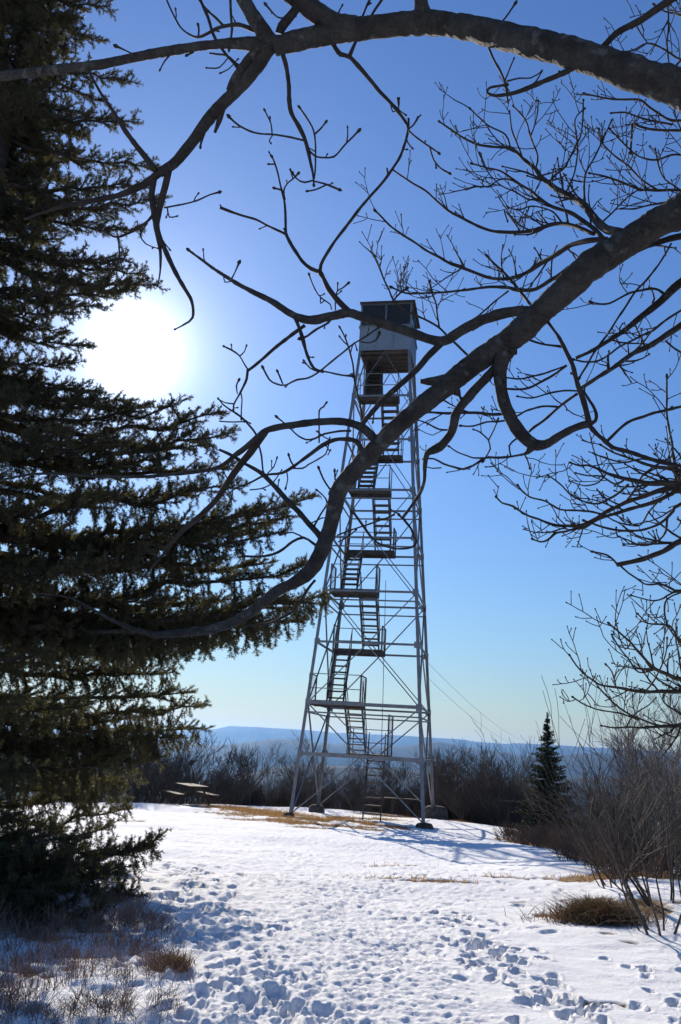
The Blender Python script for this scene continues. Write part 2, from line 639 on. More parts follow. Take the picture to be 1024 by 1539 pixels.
RIDGE_FAR = prof([(-900, 1030), (-300, 1062), (0, 1085), (150, 1092), (270, 1099), (300, 1095), (322, 1096), (345, 1091), (372, 1088), (390, 1079), (408, 1086), (428, 1083), (455, 1088), (480, 1097), (505, 1102), (530, 1099), (560, 1098), (585, 1091), (610, 1089),
                  (640, 1098), (665, 1103), (690, 1106), (708, 1114), (760, 1118), (800, 1115), (830, 1113), (865, 1119), (900, 1120), (1000, 1123), (1150, 1131), (1500, 1150), (2200, 1190)])
RIDGE_MID = prof([(-900, 1060), (0, 1100), (200, 1112), (330, 1120), (420, 1110), (500, 1118), (600, 1122), (660, 1114), (720, 1126), (800, 1136), (900, 1131), (1000, 1140), (1200, 1150), (2200, 1200)])
RIDGE_NEAR = prof([(-900, 1130), (0, 1165), (300, 1172), (370, 1160), (450, 1146), (540, 1150), (640, 1160), (760, 1172), (900, 1166), (1000, 1172), (1200, 1185), (2200, 1230)])
tha = np.radians(np.concatenate([np.arange(-180, -40, 4.), np.arange(-40, 40, .22), np.arange(40, 180, 4.)]))
ra = np.concatenate([np.array([60, 120, 200, 320, 500, 800, 1200.]), np.arange(1600, 4200, 200.), np.arange(4200, 13000, 200.)])
HT, HR = np.meshgrid(tha, ra)
HX, HY = HR * np.sin(HT), HR * np.cos(HT)


def ridge(prof_, r0, wid, seed, amp):
    e = np.interp(HT, *prof_)
    top = 1.6 + e * r0
    back = np.exp(-((HR - r0) / wid) ** 2)
    spur = fbm(HX / 900, HY / 900, seed, 4)
    return top, back, spur * amp


HZ = -30 - 330 * sstep(60, 2200, HR)
for pr, r0, wid, sd in ((RIDGE_NEAR, 2500, 550, 51), (RIDGE_MID, 5600, 1000, 61), (RIDGE_FAR, 11000, 1700, 71)):
    top, bk, sp = ridge(pr, r0, wid, sd, 55)
    HZ = np.maximum(HZ, -360 + (top + 360) * bk + sp * bk * (1 - np.exp(-((HR - r0) / (wid * .4)) ** 2)))
HZ = np.minimum(HZ, 150)
hv = np.stack([HX, HY, HZ], -1).reshape(-1, 3)
a_, b_ = HT.shape
ix = np.arange(a_ * b_).reshape(a_, b_)
nx = np.roll(ix, -1, axis=1)
hf = np.stack([ix[:-1], nx[:-1], nx[1:], ix[1:]], -1).reshape(-1, 4)
M_HILL = mat('wooded_hills', (.018, .021, .023), .95, var=(.045, .046, .045), scale=.004, spec=.05)
hills = np_mesh('hills', hv, hf, M_HILL, smooth=True)
tag(hills, 'blue wooded mountain ridges along the horizon', 'hills', kind='structure')

# air between: one closed box of thin even haze
hm = bpy.data.materials.new('thin_haze')
hm.use_nodes = True
hn = hm.node_tree
hn.nodes.clear()
ho = hn.nodes.new('ShaderNodeOutputMaterial')
pv = hn.nodes.new('ShaderNodeVolumePrincipled')
pv.inputs['Color'].default_value = (.22, .50, 1.0, 1)
pv.inputs['Density'].default_value = 4.5e-5
pv.inputs['Anisotropy'].default_value = 0.6
hn.links.new(pv.outputs[0], ho.inputs['Volume'])
hb = MB()
zlo, zhi = float(HZ.min()) - 5, float(max(HZ.max(), 22.0)) + 3
hb.box((0, 0, (zlo + zhi) / 2), (27000, 27000, zhi - zlo))
hzo = hb.build('haze', hm)
tag(hzo, 'thin blue winter haze over the valley', 'haze', kind='stuff')

# ------------------------------------------------------------------ fire tower
TX, TY, TZ, TYAW = 1.5804, 31.5583, 1.6 - 2.308, -.19778
HT_ = 17.8
WB, WT = 4.5897, 2.097
ZL = [0, 1.95, 3.70, 5.85, 7.75, 9.80, 11.70, 13.80, 15.70, 17.75]


def TW(z):
    return WB + (WT - WB) * min(z, HT_) / HT_


tower = empty('fire_tower', (TX, TY, TZ), TYAW)
tag(tower, 'tall steel lattice fire lookout tower with square cab on top', 'lookout tower')


def cor(sx, sy, z, ins=0):
    h = TW(z) / 2 - ins
    return Vector((sx * h, sy * h, z))


rg = random.Random(3)
for sx, sy in ((-1, -1), (1, -1), (-1, 1), (1, 1)):
    b = MB()
    b.angle(cor(sx, sy, -.05), cor(sx, sy, 17.8), .115, .012, (-sx, 0, 0), (0, -sy, 0))
    b.angle(cor(sx, sy, 17.8), cor(sx, sy, 19.75), .09, .012, (-sx, 0, 0), (0, -sy, 0))
    lg = b.build('leg', M_STEEL, tower)
    for z in ZL[1:9]:                       # gusset plates at the joints
        p = MB()
        c = cor(sx, sy, z)
        p.box(c + Vector((-sx * .095, sy * .008, 0)), (.19, .012, .22))
        p.build('gusset', M_STEEL, lg)
        p = MB()
        p.box(c + Vector((sx * .008, -sy * .095, 0)), (.012, .19, .22))
        p.build('gusset', M_STEEL, lg)
# footings
FOOT = {(-1, -1): (.42, .42, .34), (1, -1): (.62, .5, .26), (-1, 1): (.62, .55, .5), (1, 1): (1.0, .8, .8)}
for (sx, sy), s in FOOT.items():
    c = cor(sx, sy, 0)
    me = MB()
    gz = hz(TX + c.x * math.cos(TYAW) - c.y * math.sin(TYAW), TY + c.x * math.sin(TYAW) + c.y * math.cos(TYAW)) - TZ
    nu, nv = 14, 9
    top = .02 if (sx, sy) != (1, 1) else .30
    h = max(top - gz + .15, .2)
    for j in range(nv):
        for i in range(nu):
            th = 2 * PI * i / nu
            ph = PI / 2 * j / (nv - 1)
            rr = (abs(math.cos(th)) ** 3 + abs(math.sin(th)) ** 3) ** (-1 / 3)
            k = math.cos(ph) ** .45
            nzv = 1 + .16 * mnoise.noise(Vector((sx * 5 + math.cos(th) * 1.6, sy * 5 + math.sin(th) * 1.6, ph * 1.5)))
            me.v.append(Vector((c.x + s[0] / 2 * rr * k * math.cos(th) * nzv, c.y + s[1] / 2 * rr * k * math.sin(th) * nzv, top - h + h * math.sin(ph) ** .8)))
    for j in range(nv - 1):
        for i in range(nu):
            i2 = (i + 1) % nu
            me.f.append((j * nu + i, j * nu + i2, (j + 1) * nu + i2, (j + 1) * nu + i))
    me.f.append(tuple((nv - 1) * nu + i for i in range(nu)))
    me.build('footing', M_CONC, tower, True)
# horizontal girts, diagonal braces
FACES = [((-1, -1), (1, -1)), ((1, -1), (1, 1)), ((1, 1), (-1, 1)), ((-1, 1), (-1, -1))]
for k in range(1, 9):
    z = ZL[k]
    for fi, (a, c) in enumerate(FACES):
        h = .12 if (k == 1 and fi == 0) or (k == 2 and fi == 0) else .075
        g = MB()
        p0, p1 = cor(*a, z, .02), cor(*c, z, .02)
        t = (p1 - p0).normalized() * .12
        g.bar(p0 + t * .1, p1 - t * .1, .05, h)
        g.build('girt', M_STEEL, tower)
        if k in (2, 4, 5, 6):
            g = MB()
            g.bar(cor(*a, z - .34, .02), cor(*c, z - .34, .02), .04, .05)
            g.build('girt', M_STEEL, tower)
for k in range(0, 9):
    z0, z1 = ZL[k], ZL[k + 1]
    for a, c in FACES:
        a0, c0, a1, c1 = cor(*a, z0, .05), cor(*c, z0, .05), cor(*a, z1, .05), cor(*c, z1, .05)
        m0, m1 = (a0 + c0) / 2, (a1 + c1) / 2
        for p0, p1 in (((a0, m1), (c0, m1)) if k % 2 == 0 else ((a1, m0), (c1, m0))):
            g = MB()
            nrm = Vector(((a[0] + c[0]) / 2, (a[1] + c[1]) / 2, 0))
            g.angle(p0, p1, .055, .01, (0, 0, -1), -nrm)
            g.build('brace', M_STEEL, tower)

# stairs: (x at foot, x at head); odd flights climb from the front to the back
FL = {1: (.35, .16), 2: (-.56, -.53), 3: (-1.23, -1.33), 4: (-.24, -.21), 5: (-.96, -1.08), 6: (.05, .09), 7: (-.52, -.60), 8: (.23, .22), 9: (-.47, -.60)}
SW = .62
ends = {}
for k, (xb, xt) in FL.items():
    z0, z1 = ZL[k - 1], ZL[k]
    run = min(1.7, (TW(z0) + TW(z1)) / 2 - 1.3)
    s = -1 if k % 2 else 1
    p0, p1 = Vector((xb, s * run / 2, z0)), Vector((xt, -s * run / 2, z1))
    if k == 1:
        p0.z -= .18
        p0.y -= .2
    ends[k] = (p0, p1)
    fl = empty('stair_flight')
    fl.parent = tower
    width = SW if k != 9 else .55
    for sd in (-1, 1):
        b = MB()
        o = Vector((sd * width / 2, 0, 0))
        b.bar(p0 + o, p1 + o, .04, .16)
        b.build('stringer', M_DECKU, fl)
        b = MB()
        up = Vector((0, 0, .88))
        b.tube([p0 + o + up * .95, p1 + o + up], [.017, .017], 6)
        b.tube([p0 + o + up * .5, p1 + o + up * .5], [.012, .012], 6)
        for tt in (.02, .5, .98):
            q = p0.lerp(p1, tt) + o
            b.tube([q, q + up], [.017, .017], 6)
        b.build('handrail', M_DECKU, fl)
    n = 8
    for i in range(1, n + 1):
        q = p0.lerp(p1, i / (n + .6))
        b = MB()
        b.box(q, (width - .05, .23, .045))
        b.build('tread', M_RUST if k <= 2 else M_DECKU, fl)
# landings
for k in range(1, 9):
    z = ZL[k]
    p1, q0 = ends[k][1], ends[k + 1][0]
    s = 1 if k % 2 else -1                      # odd landings at the back
    yf = s * (TW(z) / 2 - .06)
    yi = s * max(abs(p1.y) - .05, .3)
    x0 = min(p1.x, q0.x) - SW / 2 - .12
    x1 = max(p1.x, q0.x) + SW / 2 + .12
    if k in (2,):
        x0 = -TW(z) / 2 + .05
    if k in (4, 6, 8):
        x0 -= .12
    x0, x1 = max(x0, -TW(z) / 2 + .04), min(x1, TW(z) / 2 - .04)
    ld = empty('landing')
    ld.parent = tower
    b = MB()
    for j in range(5):                         # deck planks with gaps
        t0, t1 = j / 5, (j + .93) / 5
        ya, yb = yi + (yf - yi) * t0, yi + (yf - yi) * t1
        b.box(((x0 + x1) / 2, (ya + yb) / 2, z + .062), (x1 - x0, abs(yb - ya), .045))
    b.build('deck', M_RUST if k < 4 else M_DECKU, ld)
    b = MB()
    for yy in (yi, yf - s * .06):
        b.bar((x0, yy, z - .03), (x1, yy, z - .03), .05, .13)
    for xx in (x0 + .03, x1 - .03):
        b.bar((xx, yi + s * .04, z - .03), (xx, yf - s * .1, z - .03), .05, .11)
    b.build('joist', M_DECKU, ld)
    b = MB()
    yr = yf - s * .04
    for hh in (.5, 1.0):
        b.tube([Vector((x0, yr, z + hh)), Vector((x1, yr, z + hh))], [.017] * 2, 6)
    for xx in (x0 + .03, x1 - .03):
        b.tube([Vector((xx, yr, z)), Vector((xx, yr, z + 1.02))], [.02] * 2, 6)
        b.tube([Vector((xx, yr, z + 1.0)), Vector((xx, yi, z + 1.0))], [.016] * 2, 6)
        b.tube([Vector((xx, yi, z)), Vector((xx, yi, z + 1.02))], [.02] * 2, 6)
    b.build('railing', M_STEEL, ld)
    # wire mesh panels guarding the open ends of the landing
    if k <= 5:
        for xx in ((x0 + .02, x1 - .02) if k > 1 else (x1 - .02,)):
            b = MB()
            hh = 1.0 if k != 1 else 1.55
            y0_, y1_ = yi, yf - s * .05
            nw = 11
            for i in range(nw):
                yy = y0_ + (y1_ - y0_) * i / (nw - 1)
                b.bar((xx, yy, z + .08), (xx, yy, z + hh), .005, .005, (0, 1, 0))
            for i in range(int(hh / .1)):
                zz = z + .1 + i * .1
                b.bar((xx, y0_, zz), (xx, y1_, zz), .005, .005)
            b.build('guard_mesh', M_MESHW, ld)
            b = MB()
            for yy in (y0_, y1_):
                b.bar((xx, yy, z), (xx, yy, z + hh), .05, .05, (0, 1, 0))
            b.bar((xx, y0_, z + hh), (xx, y1_, z + hh), .035, .035)
            b.build('guard_frame', M_DECKU, ld)
# top landing lamp-wire / lightning cable down one brace
b = MB()
b.tube([Vector((.42, .2, 1.9)), Vector((.40, .15, 4.0)), Vector((.36, .1, 6.0)), Vector((.33, .0, 8.5))], [.012] * 4, 5)
b.build('ground_wire', M_CABLE, tower)

# cab
H0, H1, H2 = 17.82, 18.82, 19.86
cab = empty('cabin')
cab.parent = tower
hw = WT / 2
b = MB()
b.box((0, -.03 + .36, H0 - .03), (2 * hw - .02, 2 * hw - .75, .06))       # floor, open over the stair at front-left
b.box((.55, -hw + .21, H0 - .03), (2 * hw - 1.12, .40, .06))
for i in range(6):
    b.bar((-hw + .06, -hw + .15 + i * .36, H0 - .11), (hw - .06, -hw + .15 + i * .36, H0 - .11), .05, .10)
b.build('floor', M_UNDER, cab)
for i, (cx, cy, sxx, syy) in enumerate(((0, -hw, 2 * hw + .02, .025), (0, hw, 2 * hw + .02, .025), (-hw, 0, .025, 2 * hw - .03), (hw, 0, .025, 2 * hw - .03))):
    b = MB()
    b.box((cx, cy, (H0 - .06 + H1) / 2), (sxx, syy, H1 - H0 + .06))
    wl = b.build('wall', M_CAB, cab)
    r_ = MB()                                                     # sheet seams and the sill strip
    if sxx > .1:
        so_ = -1 if cy < 0 else 1
        for q in (-.35, .35):
            r_.box((q, cy + so_ * .018, (H0 + H1) / 2), (.03, .012, H1 - H0 - .04))
        r_.box((0, cy + so_ * .03, H1 + .02), (sxx + .04, .06, .05))
    else:
        so_ = -1 if cx < 0 else 1
        for q in (-.35, .35):
            r_.box((cx + so_ * .018, q, (H0 + H1) / 2), (.012, .03, H1 - H0 - .04))
        r_.box((cx + so_ * .03, 0, H1 + .02), (.06, syy, .05))
    r_.build('sill', M_STEEL, wl)
    fr = MB()
    gl = MB()
    if sxx > .1:
        for q in (-hw + .03, 0, hw - .03):
            fr.box((q, cy, (H1 + .05 + H2) / 2), (.07, .05, H2 - H1 - .05))
        fr.box((0, cy, H2 - .03), (2 * hw - .16, .04, .05))
        for q in (-hw / 2, hw / 2):
            gl.box((q, cy, (H1 + .05 + H2 - .06) / 2), (hw - .13, .008, H2 - H1 - .12))
    else:
        for q in (0,):
            fr.box((cx, q, (H1 + .05 + H2) / 2), (.05, .07, H2 - H1 - .05))
        fr.box((cx, 0, H2 - .03), (.04, 2 * hw - .16, .05))
        for q in (-hw / 2, hw / 2):
            gl.box((cx, q, (H1 + .05 + H2 - .06) / 2), (.008, hw - .13, H2 - H1 - .12))
    wd = fr.build('window_frame', M_STEEL, cab)
    gl.build('pane', M_GLASS, wd)
b = MB()                                                          # map table and lockers inside
b.box((0, .1, H0 + .5), (.8, .8, 1.0))
b.box((-.5, .75, H0 + .9), (.7, .35, 1.75))
b.box((.6, .8, H0 + .8), (.5, .3, 1.55))
b.build('furniture', M_DARKIN, cab)
b = MB()                                                          # ceiling + very low hipped roof, overhanging
e = hw + .13
rv = [(-e + .08, -e, H2), (e, -e, H2), (e, e, H2), (-e + .08, e, H2), (0, 0, H2 + .32)]
rv2 = [(x, y, H2 + .05) for x, y, _ in rv[:4]]
b.v += [Vector(q) for q in rv[:4]] + [Vector(q) for q in rv2] + [Vector(rv[4])]
b.f += [(3, 2, 1, 0), (0, 1, 5, 4), (1, 2, 6, 5), (2, 3, 7, 6), (3, 0, 4, 7), (4, 5, 8), (5, 6, 8), (6, 7, 8), (7, 4, 8)]
b.build('roof', M_ROOF, cab)
b = MB()                                                          # sheet enclosure round the last flight
p0, p1 = ends[9]
b.box((-.80, -.12, (15.9 + H0) / 2 + .1), (.02, .95, H0 - 15.9 - .3))
b.box((-.52, .42, (16.0 + H0) / 2), (.58, .02, H0 - 16.0 - .15))
b.build('stair_hood', M_UNDER, cab)


# two thin cables running from the tower down to the right
def to_world(p):
    return Matrix.Translation((TX, TY, TZ)) @ (Matrix.Rotation(TYAW, 4, 'Z') @ Vector(p))


for k, (zt, u, v) in enumerate(((5.6, 782, 1112), (5.0, 772, 1118))):
    p0 = to_world(cor(1, 1, zt))
    p1 = at(u, v, 64)
    pts = [p0.lerp(p1, t) + Vector((0, 0, -.9 * 4 * t * (1 - t) * .35)) for t in [i / 16 for i in range(17)]]
    b = MB()
    b.tube(pts, [.006] * 17, 5)
    tag(b.build('cable', M_CABLE), ('upper' if k == 0 else 'lower') + ' of two thin cables running from the tower down to the right', 'cable', 'thin cables from the tower')

# ------------------------------------------------------------------ picnic table, bench
def picnic(x, y, rz, label):
    t = empty('picnic_table', (x, y, hz(x, y) - .03), rz)
    tag(t, label, 'picnic table')
    b = MB()
    for i in range(5):
        b.box((-.3 + i * .15, 0, .75), (.14, 1.85, .042))
    b.build('table_top', M_WOOD, t)
    for s in (-1, 1):
        b = MB()
        for i in range(2):
            b.box((s * (.62 + i * .15), 0, .45), (.14, 1.85, .042))
        b.build('bench', M_WOOD, t)
    for yy in (-.6, .6):
        for s in (-1, 1):
            b = MB()
            b.bar((s * .22, yy, .73), (s * .62, yy, 0), .05, .1, (0, 1, 0))
            b.build('leg', M_WOOD, t)
        b = MB()
        b.bar((-.78, yy + .05, .40), (.78, yy + .05, .40), .04, .1)
        b.bar((-.34, yy + .05, .70), (.34, yy + .05, .70), .04, .08)
        b.build('crossbar', M_WOOD, t)
    return t


picnic(-5.15, 34.2, math.radians(28), 'weathered wooden picnic table at the far snow edge left of the tower')
bx, by = 3.35, 37.6
bn = empty('bench', (bx, by, hz(bx, by) - .04), math.radians(-4))
tag(bn, 'plank bench on short posts behind the tower stairs', 'bench')
b = MB()
for i in range(2):
    b.box((0, -.1 + i * .2, .72), (1.5, .18, .05))
b.build('seat', M_WOOD, bn)
for q in (-.35, .3):
    b = MB()
    b.box((q, 0, .35), (.12, .14, .69))
    b.build('leg', M_WOOD, bn)


# ------------------------------------------------------------------ traced bare branches
def catmull(P, step):
    """P: list of (u,v,w) -> finer list"""
    if len(P) < 3:
        P = [P[0], tuple((a + c) / 2 for a, c in zip(P[0], P[-1])), P[-1]]
    o = []
    n = len(P)
    for i in range(n - 1):
        p0, p1, p2, p3 = P[max(i - 1, 0)], P[i], P[i + 1], P[min(i + 2, n - 1)]
        L = math.hypot(p2[0] - p1[0], p2[1] - p1[1])
        k = max(2, int(L / step))
        for j in range(k):
            t = j / k
            o.append(tuple(.5 * ((2 * b_) + (-a_ + c_) * t + (2 * a_ - 5 * b_ + 4 * c_ - d_) * t * t + (-a_ + 3 * b_ - 3 * c_ + d_) * t ** 3)
                           for a_, b_, c_, d_ in zip(p0, p1, p2, p3)))
    o.append(P[-1])
    return o


def W_(pts, *ws):
    """attach widths: list of (u,v) with widths interpolated from the given ones"""
    n = len(pts)
    r = []
    for i, (u, v) in enumerate(pts):
        t = i / (n - 1) * (len(ws) - 1)
        a = min(int(t), len(ws) - 2)
        r.append((u, v, ws[a] + (ws[a + 1] - ws[a]) * (t - a)))
    return r


def dn(u, v, seed):
    return mnoise.noise(Vector((u / 210, v / 210, seed * 7.7)))


def depth_T(u, v):
    return 2.75 + 1.1 * (1 - u / 1024) + .30 * dn(u, v, 1)


def depth_L(u, v):
    return 3.0 + 1.35 * (1 - u / 1024) + .30 * dn(u, v, 2)


def depth_H(u, v):                      # the fine upper right branches fan away behind the limb they grow from
    d = math.hypot(u - 930, v - 352)
    return depth_L(u, v) + .9 * (1 - math.exp(-d / 160)) + .45 * dn(u, v, 3) * min(d / 80, 1)


def depth_G(u, v):
    return 3.15 + 1.1 * (1 - u / 1024) + .45 * dn(u, v, 4) + .3


def depth_K(u, v):
    return 6.6 + .8 * dn(u, v, 5)


T, L, H, G, K = [], [], [], [], []
# --- top limb
T += [
    [(1290, 330, 95), (1160, 215, 86), (1060, 152, 72), (1024, 133, 64), (960, 113, 58), (900, 92, 54), (840, 74, 50), (760, 55, 46), (700, 41, 42), (640, 34, 41), (560, 41, 38), (500, 50, 36), (450, 60, 35), (412, 70, 33)],
    [(640, 32, 36), (634, 12, 24), (631, -25, 21)],
    [(408, 70, 26), (385, 66, 22), (320, 67, 15), (225, 82, 14), (150, 97, 15), (100, 103, 14), (0, 115, 13), (-90, 130, 11), (-180, 128, 6)],
    [(408, 68, 30), (394, 45, 27), (378, 20, 24), (355, -20, 20), (330, -70, 16)],
    [(535, 42, 38), (505, 36, 36), (475, 18, 36), (444, -4, 32), (400, -40, 26)],
    [(420, 50, 15), (424, 40, 14), (444, 15, 13), (452, -5, 11)],
    W_([(418, 56), (404, 74), (383, 104), (362, 130), (341, 150), (315, 178), (285, 219), (262, 245), (240, 260)], 25, 22, 20, 20, 17, 16),
    W_([(392, 72), (372, 92), (355, 116), (343, 135)], 16, 15, 14, 9),
    W_([(336, 158), (330, 180), (323, 200)], 12, 10, 6),
    W_([(308, 195), (303, 212), (302, 218)], 8, 6, 4),
    W_([(243, 258), (215, 278), (177, 294), (120, 305), (75, 316), (40, 328)], 12, 11, 9, 7, 4),
    W_([(235, 257), (212, 228), (190, 198), (172, 170), (156, 146), (135, 110)], 11, 9, 7, 5),
    W_([(255, 247), (250, 275), (243, 300), (237, 325), (236, 345), (250, 380), (270, 420), (288, 452), (290, 477), (278, 487), (265, 494)], 12, 11, 12, 9, 7, 5, 3),
    W_([(233, 262), (229, 290), (231, 318), (236, 345), (241, 380), (241, 405), (238, 428)], 11, 10, 9, 5, 2.5),
    W_([(236, 315), (222, 332), (203, 346), (178, 356), (165, 352), (150, 344)], 7, 6, 5, 3),
    W_([(178, 357), (180, 385), (186, 412)], 4, 3.5, 2.5),
    W_([(247, 312), (275, 307), (300, 300), (316, 293), (328, 289)], 4, 3.5, 3.5, 4.5),
    W_([(252, 313), (255, 326), (265, 325)], 3.5, 3.5, 3),
    W_([(222, 335), (211, 352), (220, 366), (236, 373)], 3.5, 3, 2.5),
    W_([(424, 78), (430, 100), (434, 129), (435, 150), (438, 170), (449, 190), (457, 205), (463, 225), (467, 243), (471, 262), (472, 276)], 9, 8.5, 9, 8.5, 8, 6, 4),
    W_([(457, 211), (435, 206), (409, 202), (390, 201), (375, 197), (358, 188), (347, 178)], 4.5, 4, 4, 5),
    W_([(409, 201), (407, 185), (399, 168)], 3.5, 3, 3.5), W_([(410, 203), (405, 211), (406, 214)], 3, 2.5),
    W_([(464, 225), (474, 234), (487, 237), (502, 236), (512, 226), (521, 215), (530, 206), (538, 198)], 4.5, 4, 4, 4.5),
    W_([(521, 215), (523, 204), (523, 193)], 3, 3),
    W_([(473, 268), (475, 240), (473, 200), (463, 180), (452, 163)], 4, 4.5, 4, 4), W_([(474, 201), (482, 194), (489, 185)], 3.5, 3.5),
    W_([(471, 272), (488, 276), (508, 284)], 4, 4, 5), W_([(470, 271), (458, 274), (448, 270), (441, 262)], 4, 3.5, 4), W_([(490, 278), (475, 285), (464, 287)], 3.5, 4),
    W_([(396, 52), (384, 46), (358, 37), (332, 41), (313, 50), (298, 56), (285, 52), (272, 41), (261, 23), (250, -2)], 10, 8, 7, 6, 4, 4, 3.5),
    W_([(336, 39), (322, 25), (310, 14), (296, -4)], 6, 5, 5), W_([(300, -2), (311, 22), (323, 56), (337, 78), (353, 97)], 6, 6, 6, 5),
    W_([(346, -3), (349, 43), (347, 60), (345, 72)], 6, 5, 4), W_([(315, 80), (328, 82), (342, 84), (356, 96)], 4, 4, 4), W_([(342, 88), (330, 101), (312, 102)], 3, 3, 3),
    W_([(352, 95), (343, 104), (333, 109)], 3, 3), W_([(205, 84), (190, 76), (177, 70)], 4, 3, 5), W_([(258, 80), (248, 92), (242, 103)], 5, 4, 3), W_([(291, 70), (289, 78), (283, 82)], 7, 7, 4),
    W_([(446, 24), (430, 27), (418, 26), (409, 18), (401, 9)], 4, 3.5, 4), W_([(298, 56), (299, 46), (297, 36)], 4, 4, 6),
    W_([(497, 52), (501, 66), (512, 82), (527, 86), (552, 115), (570, 136), (588, 155), (600, 170), (612, 186)], 9, 8.5, 8, 7.5, 7, 6),
    W_([(525, 86), (535, 62), (550, 38), (562, 18), (578, -6)], 8, 6, 6, 6),
    W_([(555, 119), (562, 126)], 4, 2), W_([(587, 155), (590, 168), (599, 162), (600, 150)], 3.5, 3, 3),
    W_([(612, 186), (616, 198), (632, 211), (647, 221), (658, 229)], 4.5, 4, 3.5, 4), W_([(646, 221), (652, 240), (662, 253), (674, 260)], 3.5, 3.5, 4), W_([(613, 195), (622, 188), (629, 175)], 4, 4, 6),
    W_([(610, 205), (613, 215), (619, 222)], 3, 3), W_([(600, 172), (599, 160), (598, 150)], 3, 3),
    W_([(1020, -8), (985, 15), (962, 31), (927, 50), (905, 72), (880, 92), (842, 112), (816, 123), (792, 133), (775, 139), (762, 142), (745, 144), (733, 140), (736, 132), (757, 128)], 12, 11, 10, 9, 7, 6, 5),
    W_([(763, 143), (758, 120), (742, 88), (730, 58), (722, 32)], 6, 5, 5, 4, 6), W_([(759, 121), (766, 105), (772, 90)], 4, 3.5, 3), W_([(762, 122), (780, 118), (798, 117), (812, 109)], 4, 3, 3), W_([(744, 46), (760, 26), (773, 8)], 4, 4, 5),
    W_([(795, 132), (806, 122), (813, 110)], 4, 3.5, 4), W_([(762, 142), (763, 150)], 5, 4),
    W_([(1006, 125), (1009, 112), (1015, 100), (1022, 92)], 16, 12, 6, 4),
    W_([(545, 25), (552, 8), (560, -8)], 5, 5),
    W_([(510, 35), (508, 22), (514, 10)], 4, 4, 3),
]
